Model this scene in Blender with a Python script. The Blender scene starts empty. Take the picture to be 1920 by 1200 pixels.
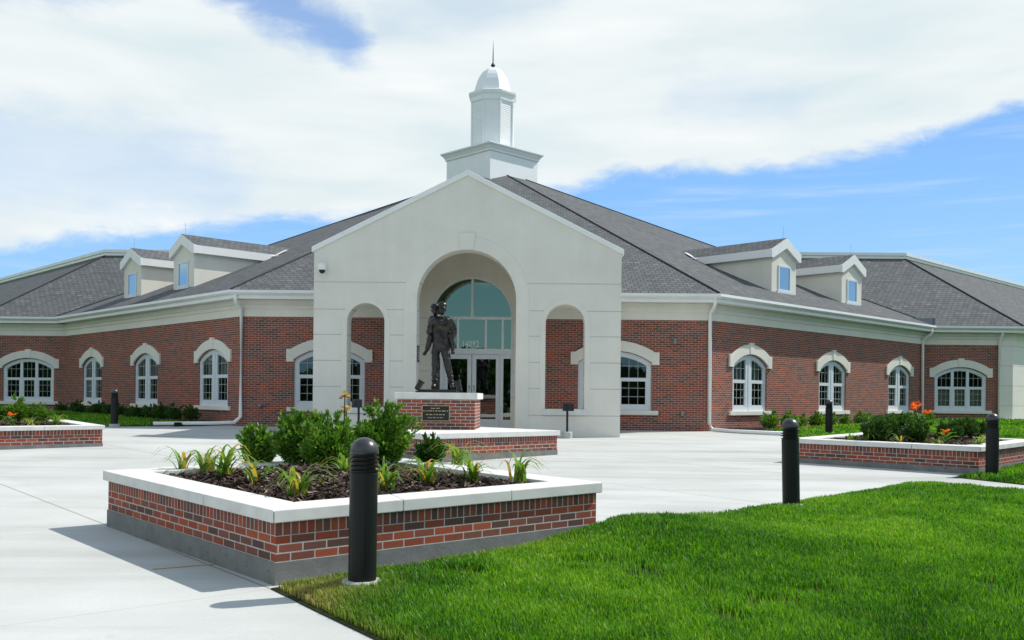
import bpy, bmesh, math, random
import numpy as np
from mathutils import Vector, Matrix
rad = math.radians
S2 = 2 ** .5
scene = bpy.context.scene
COL = scene.collection
random.seed(7)

# ------------------------------------------------------------------ camera
EYE, SLOPE = 1.604, .0215
cam_d = bpy.data.cameras.new('camera')
cam = bpy.data.objects.new('camera', cam_d)
COL.objects.link(cam)
cam_d.sensor_width = 36
cam_d.lens = 1765 / 1920 * 36
cam_d.shift_y = 145 / 1920
cam_d.clip_start, cam_d.clip_end = .1, 3000
cam.matrix_world = Matrix.Translation((0, 0, EYE)) @ Matrix.Rotation(rad(90), 4, 'X') @ Matrix.Rotation(.010, 4, 'Z')
scene.camera = cam

# ------------------------------------------------------------------ sun, sky
SUN_AZ, SUN_EL = 22, 48.5          # azimuth from +X towards +Y
sdir = Vector((math.cos(rad(SUN_EL)) * math.cos(rad(SUN_AZ)), math.cos(rad(SUN_EL)) * math.sin(rad(SUN_AZ)), math.sin(rad(SUN_EL))))
sun_d = bpy.data.lights.new('sun', 'SUN')
sun_d.energy, sun_d.angle, sun_d.color = 4.5, rad(.53), (1, .955, .89)
sun = bpy.data.objects.new('sun', sun_d)
COL.objects.link(sun)
sun.rotation_euler = sdir.to_track_quat('Z', 'Y').to_euler()
scene.view_settings.view_transform = 'Standard'
scene.view_settings.look = 'None'
scene.view_settings.exposure = .1
scene.view_settings.gamma = 1


class NT:
    """small helper for node trees"""
    def __init__(s, tree):
        s.t = tree
        s.n, s.l = tree.nodes, tree.links

    def node(s, typ, **kw):
        n = s.n.new(typ)
        for k, v in kw.items():
            setattr(n, k, v)
        return n

    def put(s, sock, v):
        if isinstance(v, bpy.types.NodeSocket):
            s.l.new(v, sock)
        else:
            sock.default_value = v

    def m(s, op, a, b=0.0, c=0.0, clamp=False):
        n = s.node('ShaderNodeMath', operation=op, use_clamp=clamp)
        s.put(n.inputs[0], a)
        s.put(n.inputs[1], b)
        s.put(n.inputs[2], c)
        return n.outputs[0]

    def mix(s, f, a, b, blend='MIX'):
        n = s.node('ShaderNodeMix', data_type='RGBA', blend_type=blend)
        s.put(n.inputs[0], f)
        s.put(n.inputs[6], a)
        s.put(n.inputs[7], b)
        return n.outputs[2]

    def ramp(s, f, stops, interp='LINEAR'):
        n = s.node('ShaderNodeValToRGB')
        n.color_ramp.interpolation = interp
        el = n.color_ramp.elements
        while len(el) < len(stops):
            el.new(.5)
        for e, (p, c) in zip(el, stops):
            e.position = p
            e.color = c if len(c) == 4 else (*c, 1)
        s.put(n.inputs[0], f)
        return n.outputs[0]

    def noise(s, vec, scale, detail=4, rough=.55, dist=0.0):
        n = s.node('ShaderNodeTexNoise')
        if vec is not None:
            s.l.new(vec, n.inputs['Vector'])
        n.inputs['Scale'].default_value = scale
        n.inputs['Detail'].default_value = detail
        n.inputs['Roughness'].default_value = rough
        n.inputs['Distortion'].default_value = dist
        return n.outputs['Fac']

    def smooth(s, x, lo, hi):
        n = s.node('ShaderNodeMapRange', interpolation_type='SMOOTHSTEP')
        s.put(n.inputs[0], x)
        n.inputs[1].default_value, n.inputs[2].default_value = lo, hi
        return n.outputs[0]

    def mapping(s, vec, scale=(1, 1, 1), rot=(0, 0, 0), loc=(0, 0, 0)):
        n = s.node('ShaderNodeMapping')
        s.l.new(vec, n.inputs[0])
        n.inputs['Location'].default_value = loc
        n.inputs['Rotation'].default_value = rot
        n.inputs['Scale'].default_value = scale
        return n.outputs[0]


world = bpy.data.worlds.new('World')
scene.world = world
world.use_nodes = True
world.node_tree.nodes.clear()
w = NT(world.node_tree)
sky = w.node('ShaderNodeTexSky', sky_type='NISHITA', sun_disc=False, sun_elevation=rad(SUN_EL), sun_rotation=rad(90 - SUN_AZ))
sky.air_density, sky.dust_density, sky.ozone_density = 1.0, .3, 2.0
dirv = w.node('ShaderNodeTexCoord').outputs['Generated']
sep = w.node('ShaderNodeSeparateXYZ')
w.l.new(dirv, sep.inputs[0])
az = w.m('MULTIPLY', w.m('ARCTAN2', sep.outputs[0], sep.outputs[1]), 180 / math.pi)
el = w.m('MULTIPLY', w.m('ARCSINE', sep.outputs[2]), 180 / math.pi)
comb = w.node('ShaderNodeCombineXYZ')
w.put(comb.inputs[0], w.m('MULTIPLY', az, .1))
w.put(comb.inputs[1], w.m('MULTIPLY', el, .22))
cv = comb.outputs[0]
n1 = w.noise(cv, 1.1, 8, .6, .3)
n2 = w.noise(cv, 3.2, 8, .62, .4)
nsum = w.m('ADD', w.m('MULTIPLY', w.m('SUBTRACT', n1, .5), 4.5), w.m('MULTIPLY', w.m('SUBTRACT', n2, .5), 3.2))
# lower edge of the big cloud bank, degrees of elevation against azimuth
edge_pts = [(-60, 7), (-29, 7.3), (-26, 8.3), (-22, 8.9), (-18, 9.3), (-14, 10.3), (-9, 10.6), (-2, 11.6), (3, 12.3), (7, 13.2), (11, 13.6), (17, 13.3), (22, 13.6), (28, 15.2), (60, 17)]
edge = w.ramp(w.m('DIVIDE', w.m('ADD', az, 60), 120), [((a + 60) / 120, (e / 30,) * 3) for a, e in edge_pts])
edge = w.m('MULTIPLY', edge, 30)
d = w.m('ADD', w.m('SUBTRACT', el, edge), w.m('MULTIPLY', nsum, .55))
bank = w.m('MULTIPLY', w.smooth(d, -.35, .75), w.m('SUBTRACT', 1.0, w.m('MULTIPLY', w.smooth(el, 27.0, 50.0), .72)))


def gap(a0, e0, a1, e1, wid, amp):
    """blue gap along a line in the sky"""
    dx, dy = a1 - a0, e1 - e0
    L = math.hypot(dx, dy)
    px, py = w.m('SUBTRACT', az, a0), w.m('SUBTRACT', el, e0)
    t = w.m('DIVIDE', w.m('ADD', w.m('MULTIPLY', px, dx / L), w.m('MULTIPLY', py, dy / L)), L, clamp=True)
    qx = w.m('SUBTRACT', px, w.m('MULTIPLY', t, dx))
    qy = w.m('SUBTRACT', py, w.m('MULTIPLY', t, dy))
    r = w.m('DIVIDE', w.m('SQRT', w.m('ADD', w.m('POWER', qx, 2.0), w.m('POWER', qy, 2.0))), wid)
    r = w.m('ADD', r, w.m('MULTIPLY', nsum, .42))
    n = w.node('ShaderNodeMapRange', interpolation_type='SMOOTHSTEP')
    w.put(n.inputs[0], r)
    n.inputs[1].default_value, n.inputs[2].default_value = 1.25, .1
    n.inputs[3].default_value, n.inputs[4].default_value = 0, amp
    return n.outputs[0]


holes = w.m('MAXIMUM', gap(-19.5, 24.0, -10.2, 20.6, 1.7, .8), gap(-32, 21.0, -23, 22.6, 1.9, .62))
holes = w.m('MAXIMUM', holes, gap(-31, 12, -18, 12.5, 3.4, .26))
holes = w.m('MAXIMUM', holes, gap(-8, 21.5, 2, 23.5, 1.6, .16))
holes = w.m('MAXIMUM', holes, gap(10, 17.5, 16, 17.0, 1.6, .16))
cloud = w.m('MULTIPLY', bank, w.m('SUBTRACT', 1.0, holes))
# thin streaks of cirrus in the blue
stv = w.mapping(cv, (.45, 3.2, 1), (0, 0, rad(10)))
streak = w.m('MULTIPLY', w.smooth(w.noise(stv, 1.6, 6, .6), .48, .85), .4)
cloud = w.m('MAXIMUM', cloud, w.m('MULTIPLY', streak, w.smooth(el, 3.0, 9.0)))
shade = w.noise(w.mapping(cv, (.6, 1.3, 1)), 1.3, 6, .5, .2)
ccol = w.ramp(shade, [(.3, (5.75, 6.65, 6.95)), (.5, (6.6, 7.15, 7.3)), (.7, (7.4, 7.7, 7.75))])
# cloud high out of view is brightened to add ambient light
ccol = w.mix(1.0, ccol, w.ramp(w.smooth(el, 26.0, 62.0), [(0, (1, 1, 1)), (1, (1.12, 1.12, 1.13))]), 'MULTIPLY')
skycol = w.mix(1.0, sky.outputs[0], (1.0, 1.0, 1.0, 1), 'MULTIPLY')
skycol = w.mix(.8, skycol, w.ramp(w.m('DIVIDE', el, 40.0), [(0, (3.4, 6.0, 8.4)), (.3, (2.05, 4.5, 8.6)), (.55, (1.3, 3.0, 6.6)), (1, (.75, 2.15, 4.2))]))
final = w.mix(cloud, skycol, ccol)
bg = w.node('ShaderNodeBackground')
w.l.new(final, bg.inputs[0])
bg.inputs[1].default_value = .118
wo = w.node('ShaderNodeOutputWorld')
w.l.new(bg.outputs[0], wo.inputs[0])


# ------------------------------------------------------------------ materials
def new_mat(name, rough=.7, spec=.3, metal=0.0):
    m = bpy.data.materials.new(name)
    m.use_nodes = True
    t = NT(m.node_tree)
    b = t.n['Principled BSDF']
    b.inputs['Roughness'].default_value = rough
    b.inputs['Specular IOR Level'].default_value = spec
    b.inputs['Metallic'].default_value = metal
    return m, t, b


def bump(t, b, h, strength=.3, dist=.01):
    n = t.node('ShaderNodeBump')
    n.inputs['Strength'].default_value = strength
    n.inputs['Distance'].default_value = dist
    t.put(n.inputs['Height'], h)
    t.l.new(n.outputs[0], b.inputs['Normal'])


def uvv(t):
    return t.node('ShaderNodeUVMap').outputs[0]


def objv(t):
    return t.node('ShaderNodeTexCoord').outputs['Object']


def mat_plain(name, c, rough=.6, spec=.3, metal=0.0, var=.08, scale=6, detail=5):
    m, t, b = new_mat(name, rough, spec, metal)
    nz = t.noise(objv(t), scale, detail)
    lo = tuple(x * (1 - var) for x in c)
    hi = tuple(min(1, x * (1 + var)) for x in c)
    t.l.new(t.ramp(nz, [(.3, lo), (.7, hi)]), b.inputs['Base Color'])
    return m


BRICK_STOPS = [(0, (.105, .060, .050)), (.22, (.165, .078, .060)), (.42, (.235, .076, .050)), (.6, (.315, .068, .036)), (.76, (.215, .086, .062)), (.9, (.35, .080, .038)), (1, (.38, .094, .046))]


def mat_brick(name, bw=.2032, rh=.0677, mort=.0120, mcol=(.44, .375, .335), gain=1.0, offset=.5):
    m, t, b = new_mat(name, .85, .2)
    br = t.node('ShaderNodeTexBrick', offset=offset, squash=1.0)
    uv = uvv(t)
    t.l.new(uv, br.inputs['Vector'])
    for k, v in (('Scale', 1.0), ('Mortar Size', mort / 2), ('Mortar Smooth', .15), ('Bias', 0.0), ('Brick Width', bw), ('Row Height', rh)):
        br.inputs[k].default_value = v
    br.inputs['Color1'].default_value = (0, 0, 0, 1)
    br.inputs['Color2'].default_value = (1, 1, 1, 1)
    br.inputs['Mortar'].default_value = (.5, .5, .5, 1)
    c = t.ramp(br.outputs['Color'], [(p, tuple(x * gain for x in q)) for p, q in BRICK_STOPS])
    fine = t.noise(t.mapping(uv, (1, 2.5, 1)), 60, 4, .6)
    c = t.mix(.35, c, t.ramp(fine, [(.3, (.55, .55, .55)), (.7, (1.3, 1.3, 1.3))]), 'MULTIPLY')
    big = t.noise(uv, .7, 3)
    c = t.mix(.5, c, t.ramp(big, [(.3, (.82, .82, .84)), (.7, (1.12, 1.1, 1.08))]), 'MULTIPLY')
    mc = t.ramp(t.noise(uv, 9, 4), [(.3, tuple(x * .8 for x in mcol)), (.7, tuple(x * 1.12 for x in mcol))])
    t.l.new(t.mix(br.outputs['Fac'], c, mc), b.inputs['Base Color'])
    bump(t, b, t.m('SUBTRACT', t.m('MULTIPLY', fine, .25), br.outputs['Fac']), .6, .008)
    return m


def mat_shingle(name, tone=1.0):
    m, t, b = new_mat(name, .92, .15)
    br = t.node('ShaderNodeTexBrick', offset=.43, offset_frequency=2)
    uv = uvv(t)
    t.l.new(uv, br.inputs['Vector'])
    for k, v in (('Scale', 1.0), ('Mortar Size', .017), ('Mortar Smooth', .5), ('Bias', 0.0), ('Brick Width', .235), ('Row Height', .215)):
        br.inputs[k].default_value = v
    br.inputs['Color1'].default_value = (0, 0, 0, 1)
    br.inputs['Color2'].default_value = (1, 1, 1, 1)
    c = t.ramp(br.outputs['Color'], [(0, (.130, .134, .136)), (.35, (.165, .167, .167)), (.6, (.185, .186, .184)), (.85, (.160, .164, .166)), (1, (.225, .226, .222))])
    gr = t.noise(uv, 45, 3, .7)
    c = t.mix(.5, c, t.ramp(gr, [(.3, (.6, .6, .6)), (.7, (1.3, 1.3, 1.3))]), 'MULTIPLY')
    big = t.noise(uv, .35, 4)
    c = t.mix(.6, c, t.ramp(big, [(.3, (.92, .92, .93)), (.7, (1.07, 1.06, 1.05))]), 'MULTIPLY')
    c = t.mix(br.outputs['Fac'], c, (.060, .063, .068, 1))  # shadow lines between the courses, painted as dark joint colour
    c = t.mix(1.0, c, (tone * .97, tone, tone * 1.02, 1), 'MULTIPLY')
    t.l.new(c, b.inputs['Base Color'])
    # every course overlaps the one below: saw-tooth height
    sp = t.node('ShaderNodeSeparateXYZ')
    t.l.new(uv, sp.inputs[0])
    saw = t.m('FRACT', t.m('DIVIDE', sp.outputs[1], .215))
    bump(t, b, t.m('ADD', t.m('SUBTRACT', 1.0, saw), t.m('MULTIPLY', gr, .4)), .5, .012)
    return m


def mat_stucco(name, col, joints=(), jw=.012):
    m, t, b = new_mat(name, .88, .2)
    ov = objv(t)
    c = t.ramp(t.noise(ov, .9, 6, .6), [(.3, tuple(x * .93 for x in col)), (.7, tuple(min(1, x * 1.05) for x in col))])
    drip = t.noise(t.mapping(ov, (3.5, 3.5, .25)), 1.2, 5, .6)
    c = t.mix(.22, c, t.ramp(drip, [(.35, (.92, .915, .90)), (.6, (1.02, 1.02, 1.02))]), 'MULTIPLY')
    grain = t.noise(ov, 70, 4, .7)
    c = t.mix(.25, c, t.ramp(grain, [(.3, (.78, .78, .78)), (.7, (1.15, 1.15, 1.15))]), 'MULTIPLY')
    h = t.m('MULTIPLY', grain, .3)
    if joints:
        sp = t.node('ShaderNodeSeparateXYZ')
        t.l.new(ov, sp.inputs[0])
        acc = None
        for z in joints:
            q = t.m('LESS_THAN', t.m('ABSOLUTE', t.m('SUBTRACT', sp.outputs[2], z)), jw)
            acc = q if acc is None else t.m('MAXIMUM', acc, q)
        c = t.mix(acc, c, tuple(x * .66 for x in col) + (1,))
        h = t.m('SUBTRACT', h, acc)
    t.l.new(c, b.inputs['Base Color'])
    bump(t, b, h, .3, .006)
    return m


def mat_concrete():
    """broom-finished plaza with saw cuts on the layout's grid"""
    m, t, b = new_mat('plaza_concrete', .85, .25)
    ov = objv(t)
    base = t.ramp(t.noise(ov, .55, 6, .6), [(.3, (.452, .462, .440)), (.7, (.532, .545, .522))])
    st = t.noise(t.mapping(ov, (.25, 1.7, 1), (0, 0, rad(4))), .55, 6, .62, .6)
    base = t.mix(.8, base, t.ramp(st, [(.34, (.76, .76, .755)), (.5, (.98, .98, .98)), (.7, (1.06, 1.06, 1.06))]), 'MULTIPLY')
    speck = t.noise(ov, 38, 5, .7)
    base = t.mix(.3, base, t.ramp(speck, [(.3, (.82, .82, .82)), (.7, (1.12, 1.12, 1.12))]), 'MULTIPLY')
    spots = t.smooth(t.noise(ov, 5.5, 2, .5), .72, .8)
    base = t.mix(t.m('MULTIPLY', spots, .25), base, (.36, .33, .29, 1))
    sp = t.node('ShaderNodeSeparateXYZ')
    t.l.new(ov, sp.inputs[0])
    slab = t.node('ShaderNodeTexWhiteNoise', noise_dimensions='2D')
    t.l.new(t.mapping(ov, (1 / 3.62, 1 / 3.62, 1), (0, 0, rad(-39.5)), (.13, .47, 0)), (fl_ := t.node('ShaderNodeVectorMath', operation='FLOOR')).inputs[0])
    t.l.new(fl_.outputs[0], slab.inputs['Vector'])
    base = t.mix(1.0, base, t.ramp(slab.outputs['Value'], [(0, (.965, .965, .96)), (1, (1.035, 1.035, 1.035))]), 'MULTIPLY')
    lines = None
    for ang, off, period, wd, amt in ((-49.35, 0, 3.62, .011, .75), (38, 0, 3.62, .006, .35)):
        # distance measured across the line direction 'ang'
        nx, ny = -math.sin(rad(ang)), math.cos(rad(ang))
        dist = t.m('ADD', t.m('MULTIPLY', sp.outputs[0], nx), t.m('MULTIPLY', sp.outputs[1], ny))
        off2 = {-49.35: -1.80 * nx + 7.06 * ny, 38: -2.2 * nx + 6.73 * ny}[ang]
        wob = t.m('MULTIPLY', t.m('SUBTRACT', t.noise(ov, 9, 3), .5), .012)
        f = t.m('ABSOLUTE', t.m('WRAP', t.m('ADD', t.m('SUBTRACT', dist, off2), wob), period / 2, -period / 2))
        q = t.m('MULTIPLY', t.m('LESS_THAN', f, wd), amt)
        lines = q if lines is None else t.m('MAXIMUM', lines, q)
    base = t.mix(lines, base, (.22, .19, .15, 1))
    t.l.new(base, b.inputs['Base Color'])
    bump(t, b, t.m('SUBTRACT', t.m('MULTIPLY', speck, .3), lines), .25, .006)
    return m


def mat_footing():
    m, t, b = new_mat('footing_concrete', .9, .2)
    uv = uvv(t)
    c = t.ramp(t.noise(uv, 3.5, 6, .65), [(.3, (.155, .158, .152)), (.7, (.245, .248, .238))])
    v = t.node('ShaderNodeTexVoronoi')
    t.l.new(t.mapping(uv, (4.2, 7, 1)), v.inputs['Vector'])
    v.inputs['Scale'].default_value = 1
    hole = t.m('LESS_THAN', v.outputs['Distance'], .09)
    c = t.mix(t.m('MULTIPLY', hole, .85), c, (.03, .03, .03, 1))
    c = t.mix(.35, c, t.ramp(t.noise(uv, 55, 4, .7), [(.3, (.7, .7, .7)), (.7, (1.2, 1.2, 1.2))]), 'MULTIPLY')
    t.l.new(c, b.inputs['Base Color'])
    bump(t, b, t.m('SUBTRACT', t.noise(uv, 30, 4), hole), .4, .006)
    return m


def mat_leaf(name, stops, trans=.35, rough=.45, dry=None):
    m = bpy.data.materials.new(name)
    m.use_nodes = True
    t = NT(m.node_tree)
    b = t.n['Principled BSDF']
    out = t.n['Material Output']
    at = t.node('ShaderNodeAttribute', attribute_name='tint')
    c = t.ramp(at.outputs['Fac'], stops)
    if dry:
        a2 = t.node('ShaderNodeAttribute', attribute_name='dry')
        c = t.mix(a2.outputs['Fac'], c, (*dry, 1))
    t.l.new(c, b.inputs['Base Color'])
    b.inputs['Roughness'].default_value = rough
    b.inputs['Specular IOR Level'].default_value = .3
    tr = t.node('ShaderNodeBsdfTranslucent')
    t.l.new(t.mix(1.0, c, (1.5, 1.55, .75, 1), 'MULTIPLY'), tr.inputs[0])
    mx = t.node('ShaderNodeMixShader')
    mx.inputs[0].default_value = trans
    t.l.new(b.outputs[0], mx.inputs[1])
    t.l.new(tr.outputs[0], mx.inputs[2])
    t.l.new(mx.outputs[0], out.inputs[0])
    return m


def mat_glass(name, tint, gloss, base=.12, k=1.2):
    m = bpy.data.materials.new(name)
    m.use_nodes = True
    t = NT(m.node_tree)
    t.n.remove(t.n['Principled BSDF'])
    out = t.n['Material Output']
    tp = t.node('ShaderNodeBsdfTransparent')
    tp.inputs[0].default_value = (*tint, 1)
    gl = t.node('ShaderNodeBsdfGlossy')
    gl.inputs['Color'].default_value = (*gloss, 1)
    gl.inputs['Roughness'].default_value = .012
    wav = t.node('ShaderNodeBump')
    wav.inputs['Strength'].default_value = .02
    wav.inputs['Distance'].default_value = .02
    t.l.new(t.noise(objv(t), 1.5, 2), wav.inputs['Height'])
    t.l.new(wav.outputs[0], gl.inputs['Normal'])
    fr = t.node('ShaderNodeFresnel')
    fr.inputs[0].default_value = 1.52
    mx = t.node('ShaderNodeMixShader')
    t.l.new(t.m('ADD', t.m('MULTIPLY', fr.outputs[0], k), base, clamp=True), mx.inputs[0])
    t.l.new(tp.outputs[0], mx.inputs[1])
    t.l.new(gl.outputs[0], mx.inputs[2])
    t.l.new(mx.outputs[0], out.inputs[0])
    return m


M = {}
M['brick'] = mat_brick('red_brick', gain=1.0)
M['brick_p'] = mat_brick('planter_brick', gain=1.02, mcol=(.50, .47, .44))
M['soldier'] = mat_brick('brick_on_end', bw=.0677, rh=4.0, gain=1.0, mcol=(.42, .39, .36), offset=0)
M['shingle'] = mat_shingle('roof_shingle', .80)
M['hip_line'] = mat_plain('hip_shadow_flashing', (.035, .036, .04), .9, .15, var=.25, scale=3)  # shadow line and flashing along the hips, put into the cap colour
M['stucco'] = mat_stucco('cream_stucco', (.74, .71, .635), (4.70, 3.96, 3.27, 2.56, 1.85, 1.12))
M['stone'] = mat_stucco('cast_stone', (.745, .715, .635))
M['tan'] = mat_stucco('bounce_tan_stone', (.70, .65, .56), (4.03, 3.2, 2.4, 1.6), .01)  # warm bounced light on the porch stone is put into this tan
M['pier'] = mat_stucco('panel_stone', (.74, .72, .66), (4.0, 3.15, 2.3, 1.45))
M['white'] = mat_plain('white_painted_metal', (.80, .80, .78), .45, .4, var=.04, scale=2)
M['cupola'] = mat_plain('white_cupola_paint', (.84, .85, .85), .5, .35, var=.03, scale=1.5)
M['bars'] = mat_plain('window_bar_grey', (.34, .36, .35), .5, .3)
M['vinyl'] = mat_plain('window_frame_white', (.64, .68, .71), .4, .4, var=.03)
M['alu'] = mat_plain('pale_door_frame', (.66, .68, .69), .38, .5, var=.03)
M['cap'] = mat_plain('limestone_cap', (.66, .655, .62), .85, .2, var=.09, scale=5, detail=7)
M['concrete'] = mat_concrete()
M['footing'] = mat_footing()
M['puck'] = mat_plain('footing_puck', (.45, .45, .43), .9, .2, var=.15, scale=20)
M['bollard'] = mat_plain('bollard_bronze_paint', (.010, .011, .010), .42, .25, var=.15, scale=8)
M['dome'] = mat_plain('bollard_dome_paint', (.036, .038, .040), .32, .5, var=.1, scale=8)
M['black'] = mat_plain('dark_metal', (.012, .012, .013), .4, .4)
M['bronze'] = mat_plain('statue_bronze', (.040, .036, .034), .30, .5, .7, var=.45, scale=9)
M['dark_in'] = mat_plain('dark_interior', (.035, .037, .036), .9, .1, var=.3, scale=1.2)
M['blind'] = mat_plain('pale_blind', (.50, .50, .43), .9, .1, var=.06)
M['curtain'] = mat_plain('lilac_curtain', (.52, .50, .55), .9, .1, var=.06)
M['gold'] = mat_plain('gold_letters', (.62, .50, .26), .4, .5, .3)
M['soil'] = mat_plain('lawn_soil', (.030, .036, .014), .95, .1, var=.4, scale=3)
M['mulch_soil'] = mat_plain('mulch_soil', (.030, .022, .018), .95, .1, var=.5, scale=25)
M['glass'] = mat_glass('window_glass', (.60, .68, .63), (.80, .95, .90), .05, 1.15)
M['glass_d'] = mat_glass('dormer_glass', (.30, .42, .50), (.72, .86, .95), .42, 1.2)
M['glass_t'] = mat_glass('teal_entrance_glass', (.10, .24, .25), (.37, .47, .32), .40, 1.2)
M['glass_b'] = mat_glass('dark_door_glass', (.34, .38, .36), (.8, .9, .88), .16, 1.2)
M['yellow'] = mat_plain('yellow_survey_paint', (.55, .44, .22), .8, .2, var=.3, scale=12)
M['grey_metal'] = mat_plain('grey_flashing', (.22, .24, .26), .5, .4, .3)
M['signblue'] = mat_plain('dark_plaque_blue', (.03, .03, .06), .4, .4)
M['stem'] = mat_plain('plant_stem', (.07, .09, .03), .8, .2)
M['twig'] = mat_plain('woody_twig', (.05, .036, .025), .9, .1)
LEAF = [(0, (.038, .105, .012)), (.4, (.080, .20, .020)), (.75, (.15, .29, .032)), (1, (.29, .40, .065))]
M['shrub'] = mat_leaf('shrub_leaf', LEAF, .3)
M['yew'] = mat_leaf('dark_shrub_leaf', [(0, (.022, .062, .012)), (.5, (.040, .105, .018)), (1, (.085, .16, .030))], .3)
M['lily'] = mat_leaf('daylily_leaf', [(0, (.085, .20, .025)), (.6, (.15, .29, .04)), (.9, (.25, .34, .06)), (1, (.5, .32, .05))], .4)
M['canna'] = mat_leaf('canna_leaf', [(0, (.05, .14, .03)), (1, (.12, .24, .05))], .35)
M['orange'] = mat_leaf('orange_petal', [(0, (.70, .10, .02)), (1, (.85, .22, .03))], .35)
M['yellowpetal'] = mat_leaf('wilted_yellow_petal', [(0, (.25, .11, .03)), (1, (.60, .42, .12))], .35)
M['grass'] = mat_leaf('lawn_grass', [(0, (.022, .095, .004)), (.45, (.092, .280, .008)), (.8, (.175, .375, .012)), (1, (.31, .46, .05))], .38, .38, (.40, .33, .13))
M['wood'] = mat_leaf('wood_leaf', [(0, (.02, .05, .012)), (1, (.05, .10, .02))], .2)
m_, t_, b_ = new_mat('mulch_chip', .9, .15)
t_.l.new(t_.ramp(t_.node('ShaderNodeAttribute', attribute_name='tint').outputs['Fac'], [(0, (.024, .017, .014)), (.45, (.080, .055, .044)), (.8, (.19, .14, .11)), (1, (.33, .26, .20))]), b_.inputs['Base Color'])
M['chip'] = m_
m_, t_, b_ = new_mat('far_grass', .95, .1)
t_.l.new(t_.ramp(t_.noise(objv(t_), .4, 6), [(.3, (.08, .17, .02)), (.7, (.12, .23, .03))]), b_.inputs['Base Color'])
M['ground'] = m_


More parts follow.
